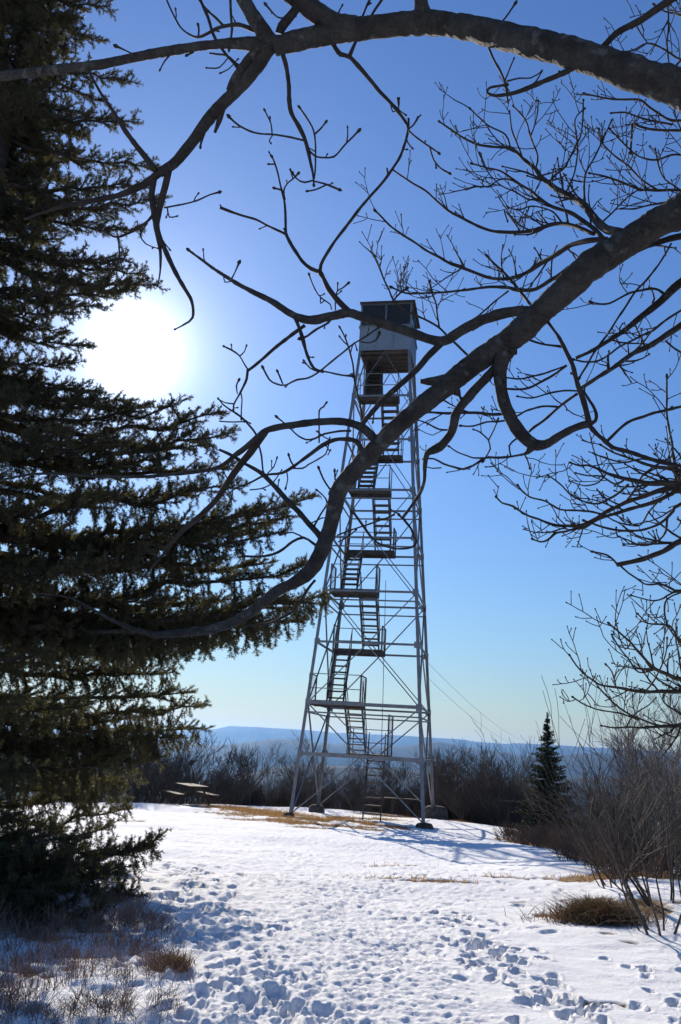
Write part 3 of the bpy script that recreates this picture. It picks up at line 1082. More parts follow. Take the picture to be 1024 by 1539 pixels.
# --- the long limb sweeping down to the left
L += [
    [(1290, 260, 105), (1160, 270, 92), (1075, 290, 72), (1024, 318, 60), (994, 331, 52), (968, 348, 50), (929, 374, 50), (885, 401, 54), (868, 418, 54), (851, 434, 50), (825, 458, 45), (799, 483, 44), (776, 503, 46), (756, 517, 42), (718, 543, 40), (692, 563, 40),
     (662, 588, 37), (629, 614, 33), (591, 647, 31), (555, 684, 30), (538, 702, 29), (511, 735, 33), (503, 765, 27), (493, 803, 25), (478, 840, 27), (462, 862, 24), (440, 877, 19), (414, 890, 18), (370, 925, 17), (325, 944, 15), (257, 953, 12), (226, 953, 10), (181, 938, 7), (140, 916, 5), (105, 898, 3.5), (60, 892, 2)],
    [(690, 568, 24), (672, 571, 20), (650, 573, 15), (632, 573, 8)],
    W_([(514, 728), (503, 738), (496, 745)], 26, 18, 9), W_([(762, 520), (772, 528), (776, 532)], 22, 14, 6), W_([(678, 582), (688, 590), (692, 596)], 20, 12, 5),
    [(1010, 330, 36), (1022, 326, 26), (1028, 330, 14)],
    W_([(800, 470), (784, 467), (756, 471), (736, 477), (718, 484), (692, 498), (669, 512), (647, 510), (616, 499), (578, 487), (540, 475), (524, 470), (500, 475), (467, 481), (442, 474), (409, 453), (377, 437), (348, 421), (319, 402), (300, 388), (285, 377)], 17, 17, 18, 17, 16, 16, 15, 14, 11, 8, 6, 4.5),
    W_([(347, 421), (353, 410), (359, 397)], 4, 3, 4.5), W_([(336, 415), (338, 424), (346, 423)], 3, 2.5),
    W_([(444, 478), (449, 492), (455, 508), (459, 525), (465, 542), (472, 553), (481, 557)], 7.5, 7, 6, 5),
    W_([(481, 557), (500, 561), (515, 564), (528, 565)], 4, 3.5, 4.5), W_([(480, 558), (464, 568), (446, 571), (429, 579), (416, 577), (405, 570), (396, 555)], 4, 4, 4, 4.5),
    W_([(425, 577), (421, 567), (418, 560)], 3.5, 4), W_([(478, 558), (466, 553), (458, 544)], 3.5, 4), W_([(482, 557), (498, 544), (516, 529), (537, 513), (552, 504), (566, 494)], 4.5, 4, 3.5, 4),
    W_([(545, 628), (540, 605), (533, 570), (530, 548), (524, 522), (518, 506), (511, 493)], 5, 4.5, 4, 4, 3.5), W_([(524, 520), (517, 514), (511, 507)], 3, 3), W_([(527, 530), (532, 515), (536, 524)], 3, 2.5),
    W_([(540, 513), (556, 515), (566, 510), (569, 503)], 3, 3, 4.5),
    W_([(458, 489), (440, 502), (422, 516), (406, 529), (393, 541), (382, 550), (372, 557)], 7, 7, 6.5, 6),
    W_([(372, 556), (371, 570), (366, 582), (358, 596), (352, 607), (351, 614)], 5.5, 5, 4, 3.5), W_([(373, 556), (366, 545), (359, 534), (348, 526), (338, 521)], 4, 3.5, 3.5), W_([(360, 535), (367, 529), (370, 522)], 3, 3), W_([(357, 592), (356, 580), (359, 573)], 3, 4),
    W_([(351, 607), (339, 605), (330, 600)], 3, 3), W_([(362, 588), (364, 600), (363, 615), (363, 628)], 3, 3), W_([(330, 633), (350, 634), (366, 634)], 3, 3),
    W_([(328, 597), (335, 607), (345, 615), (365, 629), (375, 640), (384, 652), (389, 668), (393, 685), (395, 708)], 3.5, 4, 5, 5, 5, 4),
    W_([(500, 474), (494, 485), (477, 494), (462, 505), (455, 508)], 5, 5, 4.5), W_([(503, 474), (515, 478), (522, 474), (531, 468)], 3.5, 3, 2.5),
    W_([(527, 471), (516, 460), (504, 447), (493, 432), (486, 418), (480, 408)], 11, 10, 9, 8.5),
    W_([(481, 410), (483, 398), (490, 384), (500, 368), (512, 352), (530, 328), (547, 306), (566, 285), (582, 265), (593, 250), (602, 234), (609, 214), (614, 192), (614, 178)], 7.5, 6.5, 6.5, 6, 6, 6, 5.5),
    W_([(482, 409), (468, 404), (455, 393), (446, 380), (436, 364), (430, 351)], 8, 7.5, 7, 6.5), W_([(430, 351), (430, 338), (429, 318), (428, 303), (424, 286), (418, 262), (413, 245), (410, 238)], 6.5, 6, 5, 4, 4.5), W_([(429, 300), (427, 287), (432, 276), (440, 269), (447, 262)], 4, 3.5, 4), W_([(440, 269), (437, 258)], 3, 3), W_([(424, 286), (415, 283)], 3.5, 4), W_([(413, 247), (406, 247)], 3, 3.5), W_([(430, 352), (415, 345), (400, 338), (385, 330), (365, 324), (347, 318), (331, 312)], 5.5, 5, 5, 6),
    W_([(498, 465), (496, 457), (486, 450), (478, 442), (470, 428), (465, 414)], 3, 3, 3, 4), W_([(488, 451), (482, 456), (482, 450)], 3, 2.5), W_([(504, 466), (504, 452), (507, 438), (515, 433), (522, 427)], 3, 3, 3.5), W_([(508, 437), (508, 428)], 3, 3),
    W_([(666, 513), (655, 524), (642, 537), (624, 558), (598, 581), (573, 604), (553, 627), (543, 640)], 13, 11, 10, 9.5, 8.5),
    W_([(572, 672), (556, 652), (545, 643), (534, 638), (518, 634), (499, 633), (470, 635), (446, 638), (420, 642), (400, 647), (383, 661), (365, 676), (352, 685), (330, 702), (300, 708), (270, 712), (220, 716), (150, 716), (60, 712), (0, 722)], 16, 13, 12, 11.5, 11, 10, 8, 7, 6, 5),
    W_([(399, 648), (388, 664), (378, 678), (365, 694), (352, 711), (341, 727), (329, 746), (316, 761), (293, 782), (270, 803), (242, 837), (215, 868)], 12, 12, 11, 10, 8, 3),
    W_([(548, 684), (536, 664), (518, 660), (502, 661), (486, 669), (474, 677), (456, 690), (439, 703), (425, 711), (411, 713), (397, 715), (383, 722), (369, 729), (355, 734), (344, 742)], 9, 8.5, 8, 7, 6, 5, 4, 3),
    W_([(528, 648), (510, 648), (488, 652), (474, 659), (460, 661), (448, 655), (438, 645)], 5, 4.5, 4, 3.5), W_([(442, 644), (430, 638), (418, 628)], 3.5, 3, 4), W_([(480, 666), (480, 640), (480, 617), (486, 612), (490, 607)], 3.5, 3.5, 3.5), W_([(440, 704), (455, 704), (464, 698), (478, 690), (490, 682), (494, 668)], 3.5, 3.5, 3.5, 3), W_([(493, 684), (496, 678)], 3, 3), W_([(444, 704), (438, 694), (435, 686)], 3.5, 4),
    W_([(376, 736), (392, 734), (407, 728), (416, 718), (423, 708)], 3, 3, 2.5), W_([(431, 708), (433, 720), (430, 732)], 3, 3), W_([(402, 712), (412, 702), (416, 690)], 3, 3), W_([(352, 734), (344, 722), (338, 712)], 3, 3), W_([(360, 732), (358, 718)], 3, 2),
    W_([(486, 812), (476, 800), (464, 787), (448, 768), (432, 752), (414, 732), (397, 715), (381, 704), (365, 695), (348, 684), (330, 676)], 11, 10, 9, 8, 7, 6),
    W_([(484, 826), (470, 816), (456, 808), (440, 814), (425, 826), (411, 833), (390, 837), (369, 836)], 6, 6, 5.5, 5), W_([(456, 808), (440, 800), (424, 803)], 4, 3),
    W_([(472, 790), (482, 772), (492, 756), (486, 745), (478, 738)], 4.5, 4, 3), W_([(468, 786), (484, 778), (495, 780)], 3, 2.5),
    W_([(506, 805), (530, 796), (558, 787), (575, 781), (590, 775)], 3.5, 3.5, 3), W_([(506, 745), (496, 735), (486, 720), (480, 706)], 5, 4.5, 4.5), W_([(505, 742), (504, 725), (503, 710)], 4, 4, 4), W_([(508, 815), (524, 806), (534, 798)], 3, 3),
    W_([(474, 872), (460, 890), (441, 918), (420, 930), (400, 937), (370, 940)], 6, 6, 5, 4),
    [(760, 530, 17), (748, 548, 15), (733, 566, 14), (713, 587, 14), (695, 608, 14), (685, 624, 14), (680, 647, 13), (670, 662, 13), (661, 672, 14), (650, 677, 12), (642, 682, 10), (639, 698, 8), (638, 722, 7), (631, 742, 6.5), (618, 761, 6), (605, 779, 6)],
    W_([(606, 779), (612, 787), (618, 795), (622, 806), (626, 813), (620, 822), (604, 825), (590, 824), (567, 815), (553, 800), (543, 786), (532, 772)], 6, 5, 5, 4.5, 4.5, 4.5), W_([(605, 779), (602, 776)], 6, 4),
    [(762, 528, 30), (754, 545, 25), (752, 570, 21), (757, 601, 20), (767, 626, 21), (776, 642, 22), (789, 658, 22), (803, 668, 20), (820, 668, 16), (838, 657, 13), (864, 643, 12), (885, 637, 13)],
    [(886, 640, 12), (880, 612, 10), (875, 596, 10), (869, 580, 9), (861, 549, 9), (854, 534, 8), (841, 508, 7), (834, 498, 6.5), (824, 484, 6)],
    W_([(886, 638), (895, 632), (896, 621), (892, 610), (887, 603), (881, 594), (876, 586)], 8, 7, 6, 5.5),
    W_([(886, 640), (897, 652), (906, 660), (921, 672), (947, 680), (970, 687), (994, 695), (1030, 702), (1100, 715)], 9, 8, 7.5, 7),
    W_([(914, 662), (928, 648), (942, 636), (955, 630), (968, 626), (982, 621), (994, 618), (1030, 610), (1090, 600)], 6, 6, 6, 6),
    W_([(800, 670), (793, 680), (786, 683)], 14, 9, 4),
]
# --- branches and fine twigs of the same tree behind the limb, right side
G += [
    W_([(872, 585), (895, 569), (921, 553), (952, 531), (975, 521), (994, 509), (1024, 489), (1090, 450), (1180, 380)], 7, 8, 9, 10, 11, 14),
    W_([(866, 538), (890, 527), (916, 511), (938, 497), (960, 479), (978, 465), (994, 452), (1024, 424), (1100, 370), (1180, 320)], 6, 7, 9, 11, 12, 14, 18),
    W_([(955, 378), (968, 371), (994, 363), (1024, 355), (1090, 345)], 9, 10, 11, 12),
    W_([(1009, 366), (998, 385), (989, 400), (972, 420), (957, 436), (946, 452), (937, 466), (916, 498), (903, 516), (890, 535), (881, 552), (872, 566)], 4.5, 5, 5, 5, 5),
    W_([(1000, 443), (990, 436), (978, 434), (962, 437), (947, 440), (931, 448), (916, 456), (902, 457), (890, 454)], 5.5, 5, 4.5, 4), W_([(975, 499), (952, 511), (931, 521), (915, 533), (900, 542), (882, 544), (864, 541)], 5, 4.5, 4),
    W_([(1030, 463), (1005, 478), (983, 495), (975, 500)], 5, 5), W_([(1000, 512), (1012, 522), (1030, 534)], 4, 4),
    W_([(868, 592), (852, 603), (838, 613), (824, 626), (812, 636), (803, 642), (795, 649)], 6, 6, 5.5), W_([(838, 611), (815, 611), (791, 617), (783, 622), (774, 627)], 5, 4.5, 4),
    W_([(852, 549), (832, 563), (812, 575), (794, 583), (776, 585), (750, 584)], 5.5, 5, 4.5), W_([(850, 550), (832, 556), (812, 563), (785, 569), (758, 567)], 4, 4, 3.5), W_([(844, 521), (820, 518), (799, 512), (788, 507)], 5.5, 5, 4),
    W_([(872, 588), (850, 587), (830, 590), (800, 598), (780, 596)], 4, 4, 3),
    W_([(762, 622), (740, 623), (718, 620), (700, 620), (680, 621), (658, 621), (634, 619)], 6.5, 6, 5.5, 5), W_([(764, 631), (748, 634), (733, 634), (712, 640), (695, 640)], 4, 4, 3.5), W_([(680, 646), (660, 645), (643, 637), (630, 632)], 4, 4, 3), W_([(735, 662), (722, 650), (714, 646)], 3.5, 3),
    W_([(735, 661), (743, 645), (748, 632)], 3.5, 3), W_([(734, 661), (737, 675), (728, 690)], 4, 4), W_([(795, 681), (770, 686), (750, 688), (730, 688), (712, 699), (697, 705), (682, 702), (667, 697), (652, 690), (640, 690)], 5, 5, 4.5, 4), W_([(728, 688), (712, 688), (702, 685), (688, 680), (677, 672)], 3.5, 3, 3), W_([(768, 686), (766, 670), (776, 660)], 4, 4, 4), W_([(664, 703), (650, 704), (642, 702)], 3, 2), W_([(788, 683), (793, 692), (796, 702)], 3.5, 3),
]
H += [
    W_([(945, 352), (930, 348), (913, 345), (896, 331), (880, 310), (866, 299), (850, 291), (836, 284), (824, 275), (812, 264), (805, 254), (796, 246), (786, 238), (777, 229), (766, 222), (744, 221), (722, 218), (708, 213), (696, 207), (678, 195), (662, 184)], 15, 13, 11, 10, 8, 7, 6, 5, 4.5, 4),
    W_([(908, 360), (896, 346), (884, 337), (867, 325), (850, 317), (830, 311), (812, 299), (797, 286), (782, 277), (767, 267), (752, 257), (732, 252), (711, 247)], 9, 8, 7, 6, 5, 4, 3.5),
    W_([(893, 352), (865, 340), (846, 336), (827, 338), (804, 346), (782, 349), (760, 349), (737, 346), (712, 336), (689, 325), (674, 316), (662, 306), (640, 287), (615, 272), (592, 256)], 8, 8, 7, 6, 5, 4),
    W_([(912, 360), (890, 361), (869, 365), (857, 369), (846, 376), (828, 388), (812, 396), (798, 406), (786, 412), (770, 418), (755, 419), (733, 417), (705, 406), (675, 395), (656, 384), (639, 375), (618, 361), (598, 348), (580, 333), (565, 318)], 10, 9.5, 9, 8, 7, 6, 5, 4.5, 4),
    W_([(868, 395), (856, 402), (841, 413), (825, 423), (812, 431), (799, 436), (776, 435), (763, 432), (740, 431), (718, 433), (700, 436), (682, 438), (654, 440), (630, 441), (612, 441), (600, 437), (591, 433)], 9, 8, 7, 6, 5, 4.5, 4),
    W_([(705, 536), (694, 525), (682, 514), (671, 503), (659, 492), (645, 483), (629, 476), (608, 466), (592, 452), (586, 438), (578, 421), (571, 404), (564, 387)], 5.5, 5.5, 5, 4, 4), W_([(593, 450), (601, 441), (609, 435)], 4, 5), W_([(660, 492), (657, 470), (656, 455), (649, 440), (646, 425)], 4, 4, 4, 4),
    W_([(798, 458), (787, 444), (776, 431), (766, 419), (756, 408), (744, 397), (733, 386)], 6, 6, 5, 4), W_([(765, 437), (745, 452), (728, 467), (715, 478)], 4, 4, 4),
    W_([(782, 277), (765, 270), (750, 270), (735, 280), (716, 280)], 4, 3.5, 3), W_([(824, 276), (836, 262), (850, 250), (866, 218), (874, 200), (877, 152)], 5, 4.5, 4, 3.5), W_([(850, 291), (860, 270), (866, 250), (868, 215), (864, 180), (877, 165)], 4, 4, 3.5, 3), W_([(880, 310), (878, 285), (880, 262), (892, 240), (906, 210), (919, 183)], 5, 4.5, 4, 3.5), W_([(805, 254), (808, 235), (797, 205), (790, 180), (772, 160)], 4, 4, 3.5, 3), W_([(786, 238), (778, 218), (770, 196), (766, 168)], 4, 3.5, 3), W_([(797, 205), (806, 180), (809, 153)], 3.5, 3), W_([(767, 222), (760, 202), (735, 190), (722, 178), (708, 165)], 4, 3.5, 3),
    W_([(846, 336), (830, 318), (800, 310), (780, 316), (765, 312)], 4, 3.5, 3), W_([(782, 349), (770, 330), (758, 316), (762, 330)], 3.5, 3), W_([(812, 299), (795, 300), (775, 288), (755, 280), (735, 260), (722, 232)], 4, 4, 3, 3), W_([(900, 340), (920, 320), (940, 300), (952, 290)], 4, 3.5, 3),
    W_([(1060, 288), (1024, 286), (989, 286), (960, 284), (930, 272), (905, 264), (888, 261)], 6, 5.5, 4.5, 3.5), W_([(1070, 180), (1024, 181), (1004, 179), (977, 162), (962, 150), (940, 149), (921, 149), (900, 145), (880, 141)], 6, 5.5, 4.5, 3.5), W_([(1070, 198), (1024, 196), (1000, 196), (977, 194), (962, 190), (951, 186), (950, 205), (948, 228)], 6, 5.5, 5, 4.5), W_([(1010, 187), (990, 183), (977, 181), (958, 175), (940, 169), (922, 170)], 4.5, 4, 3.5), W_([(1050, 300), (1004, 304), (985, 307), (970, 310), (952, 314), (936, 314)], 4.5, 4, 3),
    W_([(1070, 100), (1024, 90), (1000, 75), (974, 65), (950, 76), (922, 77)], 4.5, 4, 3.5), W_([(1060, 30), (1024, 22), (1000, 18), (985, 8)], 4, 3.5), W_([(1004, -5), (1005, 40), (1003, 70), (1007, 105)], 4, 4, 3), W_([(974, 65), (963, 50), (956, 36)], 3, 3), W_([(1050, 240), (1015, 232), (985, 240), (960, 235), (942, 220), (918, 195)], 4.5, 4, 3.5), W_([(989, 286), (965, 270), (945, 250), (925, 235), (905, 215), (900, 195)], 4.5, 4, 3.5), W_([(1024, 286), (1000, 270), (990, 250), (985, 225)], 4, 3),
]
# --- lighter tree further right
K += [
    W_([(1150, 760), (1080, 735), (1024, 727), (983, 727), (962, 724), (940, 720), (925, 716), (912, 711), (898, 704), (883, 699), (872, 700), (860, 696)], 14, 10, 8, 6.5, 5, 3.5),
    W_([(1120, 740), (1040, 712), (1006, 704), (988, 702), (969, 697), (945, 688), (920, 679), (905, 670)], 10, 8, 7, 5, 4),
    W_([(1160, 770), (1080, 738), (1024, 731), (1000, 735), (983, 740), (962, 748), (940, 755), (926, 762), (912, 769), (898, 778), (883, 786), (868, 790), (854, 790), (840, 790), (826, 787), (818, 784), (809, 780), (796, 776), (783, 769), (773, 762), (763, 758), (754, 755), (747, 748)], 16, 9, 7.5, 7, 6, 5, 4.5, 3.5),
    W_([(1160, 770), (1080, 745), (1024, 737), (1010, 742), (992, 751), (966, 760), (940, 767), (918, 774), (897, 781), (880, 792), (863, 795), (850, 799), (837, 801), (828, 808), (820, 813), (812, 814), (803, 811)], 14, 9, 7, 6, 5, 4.5, 3.5),
    W_([(905, 773), (890, 769), (877, 768), (860, 767), (843, 766), (831, 760), (820, 753), (809, 750), (797, 747), (787, 740), (780, 731)], 5, 4.5, 4, 3.5), W_([(1100, 740), (1024, 757), (1012, 768), (1003, 778), (993, 786), (983, 791), (962, 797), (940, 798), (918, 795), (897, 789), (880, 783)], 8, 6, 5.5, 5, 4), W_([(945, 728), (929, 742), (915, 750), (900, 757), (885, 756), (869, 750), (856, 742), (846, 731), (835, 722), (826, 716)], 5, 4.5, 4, 3.5),
    W_([(1170, 790), (1090, 790), (1024, 813), (1010, 821), (997, 829), (983, 834), (969, 839), (948, 845), (927, 849)], 14, 10, 9.5, 9, 9, 8), W_([(928, 849), (922, 841), (914, 835), (904, 832), (893, 829)], 5, 4.5, 4), W_([(932, 850), (945, 862), (958, 870), (969, 877), (980, 878), (992, 877), (1008, 884), (1024, 890), (1090, 900)], 4.5, 4.5, 5, 6),
    W_([(1180, 960), (1090, 1020), (1024, 1021), (1004, 1014), (986, 1006), (973, 994), (963, 983), (955, 974), (949, 966), (935, 954), (917, 938)], 12, 8, 6, 5, 3.5), W_([(1180, 990), (1100, 1030), (1024, 1039), (996, 1039), (969, 1040), (947, 1037), (926, 1033), (912, 1031), (900, 1029), (888, 1020), (877, 1012), (866, 1000), (857, 986)], 12, 8, 6.5, 5, 4, 3.5), W_([(1190, 1030), (1100, 1080), (1024, 1090), (1003, 1091), (983, 1092), (964, 1094), (946, 1093), (926, 1094), (906, 1091)], 12, 8, 6, 4, 3.5),
    W_([(1000, 1092), (983, 1088), (964, 1081), (946, 1073), (935, 1066), (926, 1060), (912, 1046), (900, 1034)], 4.5, 4, 3.5), W_([(960, 1082), (937, 1073), (918, 1070), (900, 1067), (880, 1060), (863, 1049)], 4, 3.5, 3), W_([(1060, 985), (1024, 963), (1015, 952), (1006, 940), (990, 938), (974, 937), (960, 924)], 6, 5, 4, 3), W_([(1060, 880), (1012, 891), (998, 899), (983, 903), (967, 900), (951, 896)], 5, 4, 3), W_([(1050, 830), (1015, 700), (1010, 664), (1003, 625), (1002, 568)], 7, 5, 4.5, 4.5), W_([(949, 966), (940, 976), (932, 960), (926, 935)], 4, 3), W_([(986, 1006), (960, 1010), (945, 990), (930, 972), (920, 955)], 4, 3.5, 3), W_([(926, 1033), (920, 1010), (912, 1000)], 3.5, 3), W_([(1024, 890), (1000, 905), (1004, 940), (1024, 968)], 4, 4), W_([(1040, 1080), (1010, 1065), (996, 1052), (999, 1040)], 5, 4, 3), W_([(969, 1040), (985, 1020), (1000, 985), (1003, 960)], 4, 3.5, 3), W_([(940, 1096), (952, 1075), (975, 1060), (985, 1050)], 3.5, 3, 2.5),
    W_([(1003, 777), (1000, 800), (985, 815), (965, 820), (945, 812), (928, 805), (926, 795)], 5, 4, 3), W_([(940, 755), (955, 735), (965, 716), (985, 700), (1003, 690)], 5, 4, 4), W_([(940, 720), (925, 728), (905, 716), (885, 715), (868, 712)], 4.5, 4, 3), W_([(912, 711), (900, 725), (880, 730), (858, 724)], 4, 3, 3), W_([(992, 751), (975, 770), (960, 790), (930, 785), (910, 775)], 4, 3.5, 3), W_([(994, 695), (965, 690), (938, 695), (915, 690), (898, 684)], 5, 4, 3),
]
RT = random.Random(21)


def trace3d(P, dfun, step, wob, seed):
    fine = catmull(P, step)
    pts, rad = [], []
    for i, (u, v, wd) in enumerate(fine):
        uu = u + wob * dn(u * 9, v * 9, seed)
        vv = v + wob * dn(u * 9, v * 9, seed + 5)
        d = dfun(u, v)
        pts.append(at(uu, vv, d))
        kn = 1 + .10 * mnoise.noise(Vector((u / 14, v / 14, 3.3))) + (.24 * mnoise.noise(Vector((u / 7.3, v / 7.3, 8.3))) if wd < 10 else 0)
        we = wd * (.84 if wd > 30 else .90 if wd > 14 else 1.0) * (.70 if wd < 5 else .70 + .30 * min((wd - 5) / 9, 1))
        rad.append(max(we, 1.3) * .5 * d / F * kn)
    return pts, rad


def bud_end(pts, rad):
    t = (pts[-1] - pts[-2]).normalized()
    r = rad[-1]
    e = pts[-1]
    return pts + [e + t * r * 1.2, e + t * r * 3.0, e + t * r * 4.6], rad + [r * 1.65, r * 1.5, r * .3]


def sprout(mb, pts, rad, rnd, per_m, lmin, lmax, lev, rmin, up=.35, sides=4, r0=.5, skip=0.0, ang=(32, 62)):
    """side twigs growing out of a branch polyline, in 3D, ending in buds"""
    seg = [(pts[i + 1] - pts[i]).length for i in range(len(pts) - 1)]
    tot = sum(seg)
    n = int(tot * per_m + rnd.random())
    for _ in range(n):
        s = tot * (skip + (1 - skip) * rnd.random())
        i = 0
        while i < len(seg) - 1 and s > seg[i]:
            s -= seg[i]
            i += 1
        p = pts[i].lerp(pts[i + 1], min(s / max(seg[i], 1e-6), 1))
        t = (pts[i + 1] - pts[i]).normalized()
        q = Vector((rnd.gauss(0, 1), rnd.gauss(0, .7), rnd.gauss(up, 1)))
        q = q - t * q.dot(t)
        if q.length < 1e-3:
            continue
        q.normalize()
        a = math.radians(rnd.uniform(*ang))
        d = t * math.cos(a) + q * math.sin(a)
        Lg = rnd.uniform(lmin, lmax) * (1 if lev > 0 else .7)
        r = max(min(rad[i] * r0, rmin * 2.2), rmin)
        k = max(4, int(Lg / .05))
        pp, rr = [p], [r]
        for j in range(k):
            d = (d + Vector((rnd.gauss(0, .13), rnd.gauss(0, .13), rnd.gauss(.05 + .06 * up, .13)))).normalized()
            pp.append(pp[-1] + d * (Lg / k))
            rr.append(max(r * (1 - .5 * (j + 1) / k), rmin * .75) * (1.18 if j % 2 else 1))
        if lev > 0:
            sprout(mb, pp, rr, rnd, per_m * 1.25, lmin * .45, lmax * .5, lev - 1, rmin * .9, up, sides, .75, .15, ang)
        pp, rr = bud_end(pp, rr)
        mb.tube(pp, rr, sides)


bt = empty('bare_tree', (2.05, 3.1, hz(2.05, 3.1)))
tag(bt, 'large bare tree reaching thick knobbly limbs in from the right across the top', 'bare tree')
inv = Matrix.Translation(-Vector(bt.location))


def in_tree(mb):
    off = Vector(bt.location)
    mb.v = [Vector(v) - off for v in mb.v]
    return mb


def big(P):
    return max(p[2] for p in P)


small = []
for nm, lst, df, sd in (('T', T, depth_T, 1), ('L', L, depth_L, 2), ('G', G, depth_G, 3), ('H', H, depth_H, 4)):
    for P in lst:
        twm = MB()
        bg_ = big(P)
        pts, rad = trace3d(P, df, 5 if bg_ > 20 else 6, .9 if bg_ < 12 else .5, sd)
        tip = P[-1][2] < 7 and -20 < P[-1][0] < 1030 and P[-1][1] > -20
        if tip and P[-1][2] < 5.2:
            pts, rad = bud_end(pts, rad)
        if bg_ >= 8.5:
            b = MB()
            b.tube(pts, rad, 26 if bg_ > 20 else 12 if bg_ > 12 else 8, True, .075 if bg_ > 20 else .09 if bg_ > 12 else 0)
            in_tree(b).build('limb' if bg_ > 40 else 'branch', M_BARK if bg_ > 12 else M_TWIG, bt, True)
        else:
            twm.tube(pts, rad, 6)
        if nm == 'H':
            sprout(twm, pts, rad, RT, 10.5, .06, .25, 1, .0024, .6, 5, .5, .12)
        elif nm == 'G':
            sprout(twm, pts, rad, RT, 8.0, .05, .20, 1, .0024, .25, 5, .5, .05)
        elif bg_ < 9:
            sprout(twm, pts, rad, RT, 3.2, .015, .05, 0, .0030, .3, 5, .6, .2)
        elif bg_ < 18:
            sprout(twm, pts, rad, RT, .9, .03, .12, 0, .0034, .3, 5, .3, .2)
        if twm.v:
            small.append((len(twm.v), in_tree(twm)))
small.sort(key=lambda q: -q[0])
rest = MB()
for i, (_, q) in enumerate(small):
    if i < 98:
        q.build('twig', M_TWIG, bt, True)
    else:
        o_ = len(rest.v)
        rest.v += q.v
        rest.f += [tuple(o_ + a for a in f) for f in q.f]
tag(rest.build('twigs', M_TWIG, bt, True), kind='stuff')
# trunk (just outside the picture on the right)
tp1, tp2 = at(1290, 260, depth_L(1290, 260)), at(1290, 330, depth_T(1290, 330))
b = MB()
base = Vector((2.05, 3.1, hz(2.05, 3.1)))
top = (tp1 + tp2) / 2
pts = [base + Vector((0, 0, -.15)), base + Vector((0, 0, .25)), base.lerp(top, .35) + Vector((.05, 0, 0)), base.lerp(top, .7) + Vector((.06, .03, 0)), top, top + Vector((.2, .1, .8)), top + Vector((.5, .1, 2.0))]
P4 = [(p.x, p.y, p.z) for p in pts]
b.tube(pts, [.30, .23, .19, .18, .18, .12, .07], 18)
in_tree(b).build('trunk', M_BARK, bt, True)

# lighter tree
kx, ky = 5.3, 5.9
kt = empty('slender_bare_tree', (kx, ky, hz(kx, ky)))
tag(kt, 'slender bare tree spreading fine twiggy branches in from the right edge', 'bare tree')
koff = Vector(kt.location)
for P in K:
    twm = MB()
    pts, rad = trace3d(P, depth_K, 6, .9, 9)
    if P[-1][2] < 5:
        pts, rad = bud_end(pts, rad)
    far_end = P[0][0] > 1090
    if far_end:                                    # carry the branch on to the trunk outside the picture
        tz = pts[0].z - .35
        st = Vector((kx, ky, tz))
        mid = st.lerp(pts[0], .5) + Vector((0, 0, .08))
        pts = [st, mid] + pts
        rad = [rad[0] * 1.3, rad[0] * 1.1] + rad
        b = MB()
        b.tube(pts, rad, 8)
        b.v = [v - koff for v in b.v]
        b.build('branch', M_TWIG, kt, True)
    else:
        twm.tube(pts, rad, 6)
    sprout(twm, pts, rad, RT, 6.5, .10, .42, 1, .0044, .35, 5, .5, .1)
    twm.v = [v - koff for v in twm.v]
    twm.build('twig', M_TWIG, kt, True)
b = MB()
b.tube([Vector((0, 0, -.2)), Vector((0, 0, .3)), Vector((.03, 0, 1.5)), Vector((0, .02, 3.0)), Vector((.05, 0, 5)), Vector((.1, 0, 7.5))], [.16, .12, .105, .09, .06, .02], 12)
b.build('trunk', M_BARK, kt, True)


# ------------------------------------------------------------------ big spruce on the left
def needles(segs, per_m, ln, wd, rnd, spread=.9):
    """segs: list of (p0,p1) -> triangle needles"""
    A = np.array([tuple(a) for a, _ in segs])
    B = np.array([tuple(b) for _, b in segs])
    Ls = np.linalg.norm(B - A, axis=1)
    cnt = np.maximum(1, (Ls * per_m + rnd.random(len(Ls))).astype(int))
    k = np.repeat(np.arange(len(segs)), cnt)
    t = rnd.random(len(k))[:, None]
    P = A[k] * (1 - t) + B[k] * t
    D = (B - A)[k] / np.maximum(Ls[k], 1e-6)[:, None]
    R = rnd.normal(size=(len(k), 3))
    R -= D * np.sum(R * D, 1)[:, None]
    R /= np.linalg.norm(R, axis=1)[:, None] + 1e-9
    R[:, 2] += .25
    N = D * .75 + R * spread
    N /= np.linalg.norm(N, axis=1)[:, None]
    S = np.cross(N, rnd.normal(size=N.shape))
    S /= np.linalg.norm(S, axis=1)[:, None] + 1e-9
    l = ln * (.7 + .6 * rnd.random(len(k)))[:, None]
    v = np.stack([P - S * wd * .5, P + S * wd * .5, P + N * l + S * wd * .3, P + N * l - S * wd * .3], 1).reshape(-1, 3)
    f = np.arange(len(k) * 4).reshape(-1, 4)
    return v, f


SX, SY = None, 10.3
# trunk x so that it crosses the picture near u=22 at v=200
lo, hi = -6.0, 0.0
for _ in range(50):
    md = (lo + hi) / 2
    zz = 1.6 + SY * .9
    u_, v_, _d = pix((md, SY, zz))
    if u_ < 24:
        lo = md
    else:
        hi = md
SX = (lo + hi) / 2
SZ = hz(SX, SY)
spr = empty('spruce_tree', (SX, SY, SZ))
tag(spr, 'tall dark spruce filling the left edge with the sun behind its crown', 'spruce')
soff = Vector(spr.location)
SPR_H = 17.0


def trunk_r(z):
    return .20 * (1 - z / SPR_H) ** .8 + .01


b = MB()
zs = [-.2, .15, .6, 1.5, 3, 5, 7, 9, 11, 13, 16.9]
b.tube([Vector((.02 * math.sin(z * 1.3), .02 * math.cos(z), z)) for z in zs], [trunk_r(max(z, 0)) * (1.4 if z < .2 else 1) for z in zs], 14)
b.build('trunk', M_SBARK, spr, True)
RS_ = random.Random(77)
RSN = np.random.default_rng(77)
limbs = MB()


